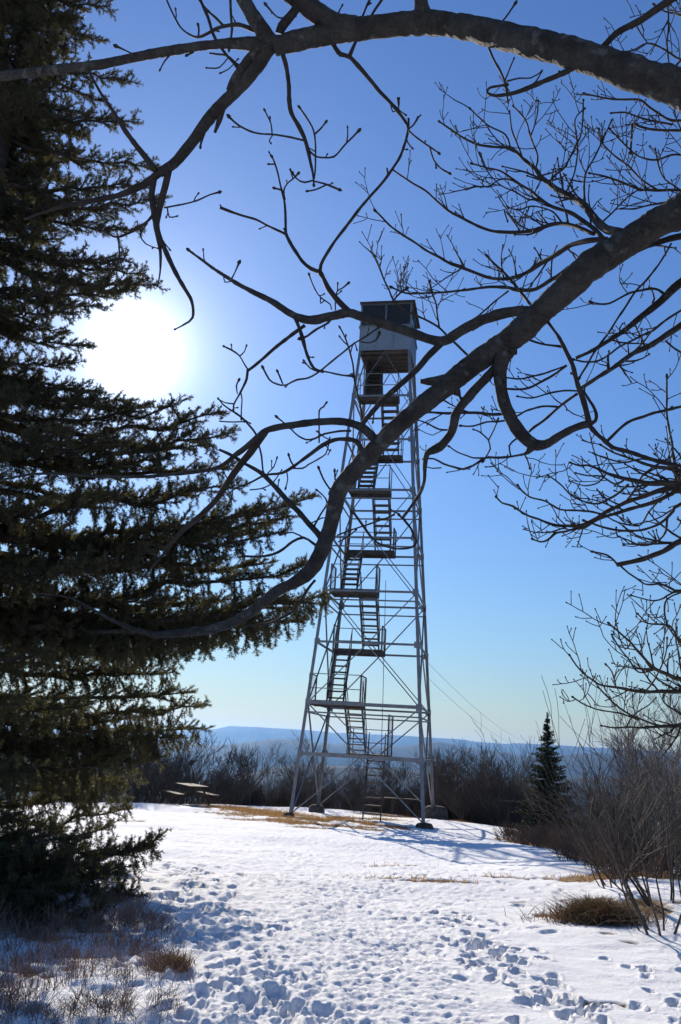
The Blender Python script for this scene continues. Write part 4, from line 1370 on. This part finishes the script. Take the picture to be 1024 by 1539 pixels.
def spruce_branch(p0, p1, rnd, nseg_list, wood, sag=.12, dens=1.0, hang=0.0, wmax=.42):
    """a drooping-then-rising bough from p0 (trunk) to p1 (tip) with flat sprays of twigs"""
    n = 12
    Lb = (p1 - p0).length
    pts = []
    for i in range(n + 1):
        t = i / n
        p = p0.lerp(p1, t)
        p.z -= sag * Lb * math.sin(PI * t) * (1.0 if t < .6 else .9)
        p += Vector((rnd.gauss(0, .012), rnd.gauss(0, .012), rnd.gauss(0, .01))) * Lb * (1 if 0 < i < n else 0)
        pts.append(p)
    r0 = .012 + .011 * Lb
    wood.tube(pts, [r0 * (1 - .85 * i / n) for i in range(n + 1)], 6)
    for i in range(1, n):
        if i / n > .35:
            nseg_list.append((pts[i], pts[i + 1]))
    m = int(Lb * 24 * dens)
    for j in range(m):
        t = .16 + .84 * (j + rnd.random()) / m
        i = min(int(t * n), n - 1)
        p = pts[i].lerp(pts[i + 1], t * n - i)
        ax = (pts[i + 1] - pts[i]).normalized()
        side = ax.cross(Vector((0, 0, 1))).normalized() * (1 if j % 2 else -1)
        ln = min(.16 + wmax * Lb * .35 * (1 - t) ** .7, wmax) * rnd.uniform(.55, 1.15) * min(1, .35 + t * 1.8)
        if rnd.random() < hang:
            d = (ax * .35 + side * .45 + Vector((0, 0, -1.0))).normalized()
            ln *= 1.1
            up = -.04
        else:
            d = (ax * rnd.uniform(.7, 1.1) + side * rnd.uniform(.4, 1.0) + Vector((0, 0, rnd.uniform(-.35, .5)))).normalized()
            up = .05
        q = [p]
        k = 4
        for s in range(k):
            d = (d + Vector((rnd.gauss(0, .12), rnd.gauss(0, .12), rnd.gauss(up, .1)))).normalized()
            q.append(q[-1] + d * ln / k)
        wood.tube(q, [.0055, .005, .004, .0035, .002], 4, False)
        for s in range(k):
            nseg_list.append((q[s], q[s + 1]))
        # side shoots of the twig
        ns = max(2, int(ln / .036))
        for s in range(ns):
            tt = .2 + .8 * (s + rnd.random()) / ns
            a = min(int(tt * k), k - 1)
            pp = q[a].lerp(q[a + 1], tt * k - a)
            aa = (q[a + 1] - q[a]).normalized()
            sd = Vector((rnd.gauss(0, 1), rnd.gauss(0, 1), rnd.gauss(.1 if up > 0 else -.5, .7)))
            sd = (sd - aa * sd.dot(aa)).normalized()
            dd = (aa * .75 + sd * .75).normalized()
            l2 = rnd.uniform(.04, .11) * (1.15 - .5 * tt)
            nseg_list.append((pp, pp + dd * l2))


tips = [  # tip in the picture (u, v), how far the start on the trunk lies above (+) the tip, depth shift, hang
    (172, -70, .5, .3, 0), (165, 10, .4, -.2, 0), (150, 62, .4, .3, 0), (198, 122, .45, 0, .1), (150, 150, .3, .5, .1), (205, 184, .35, -.2, .1), (130, 205, .3, .5, .1), (232, 247, .25, .1, .1), (222, 272, .2, -.5, .1), (238, 300, .1, -.3, .15),
    (160, 320, .2, .5, .1), (215, 345, .2, .2, .1), (190, 390, .3, -.2, .1), (212, 412, .25, .4, .1), (120, 430, .2, .5, .1), (235, 428, .25, .1, .1), (175, 440, .25, .6, .1), (205, 432, .2, -.5, .1), (150, 462, .2, .2, .1), (135, 520, .2, .2, .1), (150, 600, .2, -.2, .1), (190, 605, .1, .5, .1), (110, 470, .2, -.3, .1), (95, 500, .2, .4, .1), (112, 545, .3, -.4, .1), (105, 580, .2, .3, .1),
    (150, 590, .2, .4, .1), (225, 610, .1, .3, .1), (270, 606, -.05, -.2, .1), (335, 618, -.2, .1, .1), (350, 650, -.05, -.4, .15), (310, 668, .1, .4, .2), (250, 690, .2, -.2, .2), (350, 705, .1, .2, .15), (365, 735, .05, -.4, .2), (300, 745, .1, .5, .2),
    (466, 748, -.35, -.2, .15), (440, 775, -.2, .1, .15), (400, 790, -.1, .5, .2), (380, 765, -.1, -.5, .2), (420, 800, .0, -.4, .25), (350, 810, .1, .3, .3), (330, 840, .1, -.3, .3), (410, 845, .05, .4, .3), (455, 850, -.05, -.1, .3), (492, 890, -.1, .0, .35), (470, 905, .0, -.4, .45), (440, 915, .0, .3, .5),
    (455, 935, .1, .1, .6), (420, 930, .1, -.5, .6), (380, 930, .15, .2, .6), (330, 940, .2, -.2, .55), (290, 930, .2, .4, .4), (345, 900, .1, .5, .3), (250, 900, .2, -.4, .3),
    (225, 985, .15, .3, .3), (210, 1000, .1, -.4, .3), (262, 1010, .05, .1, .3), (300, 1062, .15, .1, .4), (285, 1040, .05, -.3, .3), (310, 1095, .35, .2, .5), (245, 1075, .1, .5, .4), (270, 1110, .2, -.2, .5), (225, 1105, .1, .3, .4), (240, 1140, .15, -.4, .4),
    (190, 1120, .1, -.6, .3), (205, 1165, .15, .2, .4), (180, 1190, .1, -.3, .3), (195, 1212, .1, .3, .4), (165, 1240, .1, -.5, .3), (236, 1261, -.3, -.2, .15), (225, 1272, -.25, -.4, .15), (205, 1300, -.15, -.1, .2), (198, 1345, -.02, -.5, .15), (180, 1352, .02, -.7, .2), (140, 1320, .05, .2, .3), (100, 1345, .1, -.3, .3), (60, 1375, .1, -.7, .3), (120, 1370, .1, -.9, .2),
    (150, 1280, .1, -1.2, .2), (120, 1300, .1, -1.6, .3), (172, 1312, .05, -1.3, .2), (90, 1330, .1, -1.8, .3), (60, 1345, .1, -2.0, .3), (15, 1372, .1, -2.1, .3), (150, 1366, .08, -1.9, .2), (100, 1386, .06, -2.1, .2), (40, 1392, .06, -2.2, .2), (110, 1260, .1, -1.5, .3), (50, 1280, .1, -1.7, .3),
    (30, 1300, .1, -.9, .3), (20, 1230, .1, -1.2, .3), (60, 1150, .1, -1.4, .3), (20, 1060, .1, -1.4, .3), (130, 1060, .1, -1.0, .3), (80, 980, .15, -1.0, .3),
    (60, 860, .15, -1.0, .3), (160, 850, .15, -1.2, .3), (230, 830, .1, -1.0, .3), (60, 760, .15, -1.2, .3), (180, 740, .1, -1.3, .2), (20, 680, .15, -1.2, .2), (100, 650, .1, -1.1, .2), (200, 660, .1, -.8, .2), (30, 590, .2, -1.0, .2),
]
ndl = []
for (u, v, dz, dd, hg) in tips:
    if 975 < v < 1245 and u > 140:                  # these boughs reach round the far side
        dd += 2.3 + .5 * RS_.random()
    # depth along the axis of the trunk at this picture height
    lo, hi = 0.0, SPR_H + 2
    for _ in range(30):
        md = (lo + hi) / 2
        if pix((SX, SY, SZ + md))[1] > v:
            lo = md
        else:
            hi = md
    dpt = pix((SX, SY, SZ + lo))[2] + dd
    tip = at(u, v, dpt) - soff
    z0 = min(max(tip.z + dz, .25), SPR_H - .4)
    st = Vector((0, 0, z0))
    spruce_branch(st, tip, RS_, ndl, limbs, .07 if dz >= 0 else .10, 1.0, hg)
# boughs on the sides that the list above does not cover (towards the viewer, away and to the left)
z = .45
while z < 16.2:
    if z < 1.2:
        R = 1.5
    elif z < 4.2:
        R = 1.7 + .9 * math.sin((z - 1.2) / 3 * PI) ** .8
    else:
        R = 1.9 * max(1 - (z - 4.2) / 12.9, 0) ** .8 + .15
    for j in range(3 if z < 5 else 4):
        az = RS_.uniform(145 if z < 4.2 else 70, 290) + (0 if RS_.random() < .5 else 0)      # measured from +x (the right)
        a = math.radians(az)
        rr = R * RS_.uniform(.65, 1.0)
        e = Vector((rr * math.cos(a), rr * math.sin(a), 0))
        if e.y < 0:
            e.y *= .75
        if 4.6 < z < 7.2 and e.x > .2:
            e.x = .2
        st = Vector((0, 0, z))
        spruce_branch(st, st + e + Vector((0, 0, RS_.uniform(-.3, .15))), RS_, ndl, limbs, .08, .8 if z < 5 else 1.0, .25)
    if z > 5.4:                                        # crown top: boughs all round
        Rt = .75 + .35 * math.sin(z * 1.7) ** 2 if z < 7.4 else (1.15 if z < 11 else 1.15 * (1 - (z - 11) / 6.5))
        for j in range(5):
            a = RS_.uniform(0, 2 * PI)
            r_ = Rt * RS_.uniform(.6, 1.0)
            st = Vector((0, 0, z + RS_.uniform(-.1, .1)))
            spruce_branch(st, st + Vector((r_ * math.cos(a), r_ * math.sin(a), RS_.uniform(-.25, .1))), RS_, ndl, limbs, .08, 1.0, .2)
    z += .21 if z < 9 else .25
nv_, nf_ = needles(ndl, 370, .030, .0060, RSN)
limbs.build('limbs', M_SBARK, spr, True)
cr = np_mesh('crown', nv_, nf_, M_NEEDLE, spr)
print('spruce needles', len(nf_), 'segs', len(ndl))


# ------------------------------------------------------------------ small far spruce
def far_spruce(h, rmax, rnd, nrnd):
    segs, wd = [], MB()
    wd.tube([Vector((0, 0, -.4)), Vector((0, 0, h * .5)), Vector((0, 0, h * .98))], [.09, .06, .012], 8)
    z = .25
    while z < h * .97:
        t = z / h
        R = rmax * (1 - t) ** 1.12 * (.86 + .25 * rnd.random())
        n = 12 if t < .7 else 7
        for j in range(n):
            a = rnd.uniform(0, 2 * PI)
            r = R * rnd.uniform(.7, 1.08)
            st = Vector((0, 0, max(z + rnd.uniform(-.1, .1), .1)))
            e = Vector((math.cos(a) * r, math.sin(a) * r, -.12 * r + rnd.uniform(-.1, .16)))
            m = max(3, int(r / .12))
            pr = st
            for k in range(1, m + 1):
                q = st + e * (k / m) + Vector((0, 0, -.1 * r * math.sin(PI * k / m)))
                segs.append((pr, q))
                s = Vector((-math.sin(a), math.cos(a), 0))
                for sg in (-1, 1):
                    segs.append((q, q + (e.normalized() * .5 + s * sg * .8 + Vector((0, 0, rnd.uniform(-.3, .1)))) * min(.20, .05 + .2 * r) * (1.1 - .6 * k / m)))
                pr = q
        z += .12
    segs.append((Vector((0, 0, h * .93)), Vector((0, 0, h * 1.02))))
    v, f = needles(segs, 110, .05, .02, nrnd)
    return wd, v, f


fx, fy = 7.25, 28.2
wd, v_, f_ = far_spruce(4.05, 1.42, random.Random(2), np.random.default_rng(2))
fs = empty('young_spruce', (fx, fy, hz(fx, fy) - .2))
tag(fs, 'small pointed dark spruce standing among bare bushes right of the tower', 'spruce')
wd.build('trunk', M_SBARK, fs, True)
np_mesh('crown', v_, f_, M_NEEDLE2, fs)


# ------------------------------------------------------------------ bare trees and bushes round the clearing
def grow(mb, p, d, ln, r, lev, rnd, spread, kids, up=.06, wig=.12, sides=4, rmin=.004):
    n = 5 if lev > 1 else 4
    pp, rr = [p], [r]
    for i in range(n):
        d = (d + Vector((rnd.gauss(0, wig), rnd.gauss(0, wig), rnd.gauss(up, wig * .7)))).normalized()
        pp.append(pp[-1] + d * ln / n)
        rr.append(max(r * (1 - .6 * (i + 1) / n), rmin))
    mb.tube(pp, rr, sides if lev > 1 else 3, False)
    if lev == 0:
        return
    for j in range(kids[lev]):
        t = rnd.uniform(.28, 1.0)
        i = min(int(t * n), n - 1)
        q = pp[i].lerp(pp[i + 1], t * n - i)
        ax = (pp[i + 1] - pp[i]).normalized()
        sd = Vector((rnd.gauss(0, 1), rnd.gauss(0, 1), rnd.gauss(.15, .8)))
        sd = (sd - ax * sd.dot(ax)).normalized()
        a = math.radians(rnd.uniform(spread * .6, spread * 1.2))
        grow(mb, q, ax * math.cos(a) + sd * math.sin(a), ln * rnd.uniform(.42, .7), max(rr[i] * .6, rmin), lev - 1, rnd, spread, kids, up, wig, sides, rmin)


def make_bare(h, rnd, stems=1, lev=3, kids=(0, 4, 5, 6), spread=45, r=.07, rmin=.0055, lean=0.25, up=.06):
    b = MB()
    for s in range(stems):
        a = rnd.uniform(0, 2 * PI)
        l = lean * (1 if stems > 1 else .3)
        d = Vector((math.cos(a) * l, math.sin(a) * l, 1)).normalized()
        o = Vector((math.cos(a), math.sin(a), 0)) * (.12 if stems > 1 else 0)
        grow(b, o + Vector((0, 0, -.25)), d, h * rnd.uniform(.55, .72), r * rnd.uniform(.7, 1.1), lev, rnd, spread, kids, up, .11, 5, rmin)
    return b


RV = random.Random(404)
var_tree = []
for i in range(6):
    h = 3.6
    b = make_bare(h, RV, RV.choice((2, 3, 3, 4)), 3, (0, 5, 6, 7), 42, .065, .0068, .4)
    var_tree.append(b)
scr = make_bare(3.0, RV, 7, 2, (0, 6, 8), 34, .03, .0065, .5, .08)
scr2 = make_bare(3.0, RV, 9, 2, (0, 6, 7), 30, .026, .0065, .6, .10)
src = [v.build('bare_tree', M_FAR, None, False) for v in var_tree]
ssrc = [v.build('bare_bush', M_FAR, None, False) for v in (scr, scr2)]
used = set()


def put(srco, x, y, s, rz, label, cat, group, sink=.1, zs=1.0):
    if srco.name not in used:
        used.add(srco.name)
        o = srco
    else:
        o = srco.copy()
        COL.objects.link(o)
    o.location = (x, y, hz(x, y) - sink)
    o.rotation_euler = (RV.gauss(0, .04), RV.gauss(0, .04), rz)
    o.scale = (s, s, s * zs)
    tag(o, label, cat, group)
    return o


def row(u0, u1, n, off0, off1, hh, lab, grp, kinds, cat='bare tree'):
    for i in range(n):
        u = u0 + (u1 - u0) * (i + RV.random()) / n
        d = ray(u, 1150)
        az = math.atan2(d.x, d.y)
        r = float(crest(np.array(az))) + RV.uniform(off0, off1)
        x, y = r * math.sin(az), r * math.cos(az)
        s = hh * RV.uniform(.72, 1.12) / 3.6
        put(RV.choice(kinds), x, y, s, RV.uniform(0, 6.28), lab, cat, grp)


row(60, 350, 18, 1.5, 9, 3.7, 'leafless tree at the snow edge behind the picnic table and spruce', 'bare trees left behind the picnic table', src)
row(60, 370, 16, .8, 5, 2.4, 'leafless bush at the snow edge behind the picnic table', 'bare bushes left behind the picnic table', ssrc, 'bush')
row(350, 660, 20, 1.5, 8, 3.0, 'leafless tree beyond the snow edge behind the tower legs', 'bare trees behind the tower', src)
row(350, 670, 46, .6, 6, 2.0, 'leafless bush beyond the snow edge behind the tower legs', 'bare bushes behind the tower', ssrc, 'bush')
row(660, 790, 14, 1.5, 7, 3.5, 'leafless tree between the tower and the small spruce', 'bare trees between tower and small spruce', src)
row(660, 780, 26, .5, 5, 2.5, 'leafless bush between the tower and the small spruce', 'bare bushes between tower and small spruce', ssrc, 'bush')
row(885, 1080, 12, 1.5, 8, 3.4, 'leafless tree right of the small spruce', 'bare trees right of the small spruce', src)
row(870, 1080, 18, .3, 6, 2.1, 'leafless bush right of the small spruce', 'bare bushes right of the small spruce', ssrc, 'bush')
# pale-stemmed tree on the right
px_, py_ = 7.6, 20.6
pt = empty('pale_tree', (px_, py_, hz(px_, py_) - .1))
tag(pt, 'pale-stemmed leafless tree standing over the dark bushes at right', 'bare tree')
b = MB()
tk = []
for a, ln in ((1.8, 1.5), (.4, 1.7), (-1.2, 1.4)):
    q = [Vector((.1 * math.cos(a), .1 * math.sin(a), -.2))]
    d = Vector((.28 * math.cos(a), .28 * math.sin(a), 1)).normalized()
    for i in range(6):
        d = (d + Vector((RV.gauss(0, .07), RV.gauss(0, .07), .05))).normalized()
        q.append(q[-1] + d * ln * 2.0 / 6)
    b.tube(q, [.06, .055, .05, .042, .034, .026, .018], 8)
    tk.append(q)
b.build('trunk', M_PALE, pt, True)
b = MB()
for q in tk:
    for i in range(2, 7):
        for j in range(5):
            a = RV.uniform(0, 6.28)
            grow(b, q[i], Vector((.6 * math.cos(a), .6 * math.sin(a), .7)).normalized(), RV.uniform(.6, 1.1), .016, 2, RV, 40, (0, 4, 5), .08, .12, 4, .0045)
b.build('crown', M_PALE, pt)
# stump-like dark trunk beside the small spruce
b = MB()
sx_, sy_ = 9.05, 29.2
b.tube([Vector((0, 0, -.4)), Vector((.02, 0, .3)), Vector((0, .02, .9)), Vector((.03, 0, 1.5))], [.19, .15, .14, .12], 10)
o = b.build('tree_stump', M_SBARK, None, True)
o.location = (sx_, sy_, hz(sx_, sy_))
tag(o, 'dark snapped tree stump close right of the small spruce', 'stump')

# near bush at the right edge: several dark stems fanning out
near_b = []
for i in range(3):
    b = MB()
    st = []
    for s in range(6):
        a = RV.uniform(0, 6.28)
        l = RV.uniform(.15, .8)
        d = Vector((math.cos(a) * l, math.sin(a) * l, 1)).normalized()
        grow(b, Vector((math.cos(a) * .1, math.sin(a) * .1, -.1)), d, RV.uniform(1.1, 1.7), RV.uniform(.011, .018), 2, RV, 38, (0, 5, 5), .05, .09, 6, .0028)
    near_b.append(b.build('bare_bush', M_SHRUB, None, True))
NB = [(3.55, 9.45, 1.15, 'dark many-stemmed bush rising beside the brown grass hump'), (4.15, 9.75, 1.2, 'dark bush at the right edge just behind the nearest bush'), (4.3, 11.2, 1.25, 'dark bush at the right edge in front of the snow bank'),
      (4.1, 12.6, 1.0, 'leaning dark bush in front of the shaded snow bank at right'), (5.2, 13.4, 1.3, 'dark bush right of the snow bank, below the pale-stemmed tree'), (5.0, 15.6, 1.1, 'dark bush growing up from the snow bank at right'), (6.3, 15.2, 1.4, 'tall dark bush at the right edge below the pale-stemmed tree'), (6.9, 18.0, 1.45, 'tall dark bush left below the pale-stemmed tree'), (8.2, 18.6, 1.5, 'tall dark bush right below the pale-stemmed tree')]
for i, (x, y, s, lb) in enumerate(NB):
    nbo = put(near_b[i % 3], x, y, s * (.9 if i < 4 else .8), RV.uniform(0, 6.28), lb, 'bush', 'dark bushes at the right edge', .05)
    if i in (0, 3):
        nbo.rotation_euler = (.05, -.30, 0)             # leaning over to the left

# low brown heath bushes along the right bank
b = MB()
for s in range(60):
    a = RV.uniform(0, 6.28)
    rr = .45 * math.sqrt(RV.random())
    d = Vector((math.cos(a) * .7 * RV.random(), math.sin(a) * .7 * RV.random(), 1)).normalized()
    grow(b, Vector((rr * math.cos(a), rr * math.sin(a), -.05)), d, RV.uniform(.2, .42), .006, 1, RV, 40, (0, 7), .05, .14, 4, .0035)
hs = b.build('heath_bush', mat('heath_twig', (.075, .046, .033), .85, var=(.17, .105, .07), scale=3))
HB = [(5.75, 26.4), (6.3, 26.0), (6.1, 25.0), (5.9, 24.0), (6.3, 23.2), (6.0, 22.2), (5.75, 21.0), (6.2, 20.2), (5.9, 19.2), (5.6, 18.3), (6.3, 17.8), (5.8, 16.8), (5.4, 16.0), (6.4, 27.3), (7.0, 26.8), (7.3, 24.5), (7.2, 22), (7.4, 20), (4.9, 14.6), (4.6, 13.4), (5.6, 14.4)]
for i, (x, y) in enumerate(HB):
    put(hs, x + RV.gauss(0, .1), y + RV.gauss(0, .1), RV.uniform(1.0, 1.6), RV.uniform(0, 6.28), 'low reddish brown bush along the snow bank at right', 'bush', 'low brown bushes along the right bank', .03, RV.uniform(.8, 1.1))


# ------------------------------------------------------------------ grass
def blades(P, hmin, hmax, wd, lean, nrnd):
    n = len(P)
    a = nrnd.random(n) * 2 * PI
    h = hmin + (hmax - hmin) * nrnd.random(n) ** 1.5
    l = lean * nrnd.normal(size=(n, 2)) * h[:, None]
    S = np.stack([np.cos(a), np.sin(a), np.zeros(n)], 1) * wd * .5
    B = np.asarray(P, float)
    M = B + np.stack([l[:, 0] * .4, l[:, 1] * .4, h * .6], 1)
    Tq = B + np.stack([l[:, 0], l[:, 1], h * .95], 1)
    v = np.stack([B - S, B + S, M + S * .8, M - S * .8, Tq + S * .15, Tq - S * .15], 1).reshape(-1, 3)
    i = np.arange(n)[:, None] * 6
    f = np.concatenate([i + np.array([[0, 1, 2, 3]]), i + np.array([[3, 2, 4, 5]])])
    return v, f


GR = np.random.default_rng(90)


def scatter_in(patches, n_per):
    out = []
    for cx, cy, rx, ry, s in patches:
        n = int(n_per * rx * ry + 8)
        q = GR.normal(size=(n, 2)) * .55
        x, y = cx + q[:, 0] * rx, cy + q[:, 1] * ry
        keep = bare_mask(x, y) > .3
        x, y = x[keep], y[keep]
        out.append(np.stack([x, y, hbase(x, y) - .025], 1))
    return np.concatenate(out)


P = scatter_in([q for q in PATCH if q[1] > 12.5], 900)
v_, f_ = blades(P, .03, .13, .012, .9, GR)
tag(np_mesh('dry_grass', v_, f_, M_GRASS), 'matted dry orange grass showing through the snow round the tower', 'grass', kind='stuff')
# edge of the clearing: tawny grass fringe where the ground turns down
az = GR.uniform(-.42, .48, 16000)
r = crest(az) + GR.uniform(-.6, 4.5, 16000)
x, y = r * np.sin(az), r * np.cos(az)
keep = bare_mask(x, y) > .4
x, y = x[keep], y[keep]
v_, f_ = blades(np.stack([x, y, hbase(x, y) - .03], 1), .10, .42, .014, .35, GR)
tag(np_mesh('edge_grass', v_, f_, M_HEATH), 'tawny dead grass fringing the far edge of the clearing', 'grass', kind='stuff')
# hump of brown grass beside the near bush
n = 4200
q = GR.normal(size=(n, 2)) * np.array([.21, .15]) * (1 + .35 * np.sin(GR.random((n, 1)) * 40))
x, y = 3.2 + q[:, 0], 10.25 + q[:, 1]
hh = .13 * np.exp(-((q[:, 0] / .5) ** 2 + (q[:, 1] / .33) ** 2)) * GR.random(n) ** .5
v_, f_ = blades(np.stack([x, y, hbase(x, y) + hh - .03], 1), .05, .20, .010, 1.3, GR)
tag(np_mesh('grass_hump', v_, f_, M_HEATH), 'rounded hump of matted brown grass in the snow by the near bush', 'grass tussock')
n = 500
q = GR.normal(size=(n, 2)) * np.array([.07, .05])
x, y = -1.02 + q[:, 0], 6.72 + q[:, 1]
v_, f_ = blades(np.stack([x, y, hbase(x, y) - .02], 1), .04, .14, .008, .8, GR)
tag(np_mesh('grass_tuft', v_, f_, M_HEATH), 'small rusty brown tuft poking from the snow left of the footprints', 'grass tussock')
# bottom left: low wiry brush and dead stalks standing in the snow
b = MB()
for s in range(22):
    a = RV.uniform(0, 6.28)
    rr = .28 * math.sqrt(RV.random())
    d = Vector((math.cos(a) * .5 * RV.random(), math.sin(a) * .5 * RV.random(), 1)).normalized()
    grow(b, Vector((rr * math.cos(a), rr * math.sin(a), -.04)), d, RV.uniform(.12, .27), .0026, 1, RV, 48, (0, 9), .04, .13, 4, .0016)
br = b.build('brush_clump', M_BRUSH)
for i in range(80):
    y = RV.uniform(4.7, 9.8)
    x = RV.uniform(-3.6, -.95 - .28 * max(0, y - 6.2))
    put(br, x, y, RV.uniform(.45, .95), RV.uniform(0, 6.28), 'low wiry brown brush in the snow under the spruce', 'brush', 'low brush in the snow at lower left', .02, RV.uniform(.7, 1.1))
n = 11000
y = GR.uniform(4.6, 9.8, n)
x = GR.uniform(-3.8, -.7, n)
keep = (x < -.9 - .25 * np.maximum(0, y - 6.2) + .2 * GR.normal(size=n)) & (fbm(x * 1.5, y * 1.5, 44, 3) > -.1)
x, y = x[keep], y[keep]
v_, f_ = blades(np.stack([x, y, hbase(x, y) - .02], 1), .05, .22, .005, .5, GR)
tag(np_mesh('dead_stalks', v_, f_, M_BRUSH), 'thin dead stalks standing in the snow at lower left', 'grass', kind='stuff')
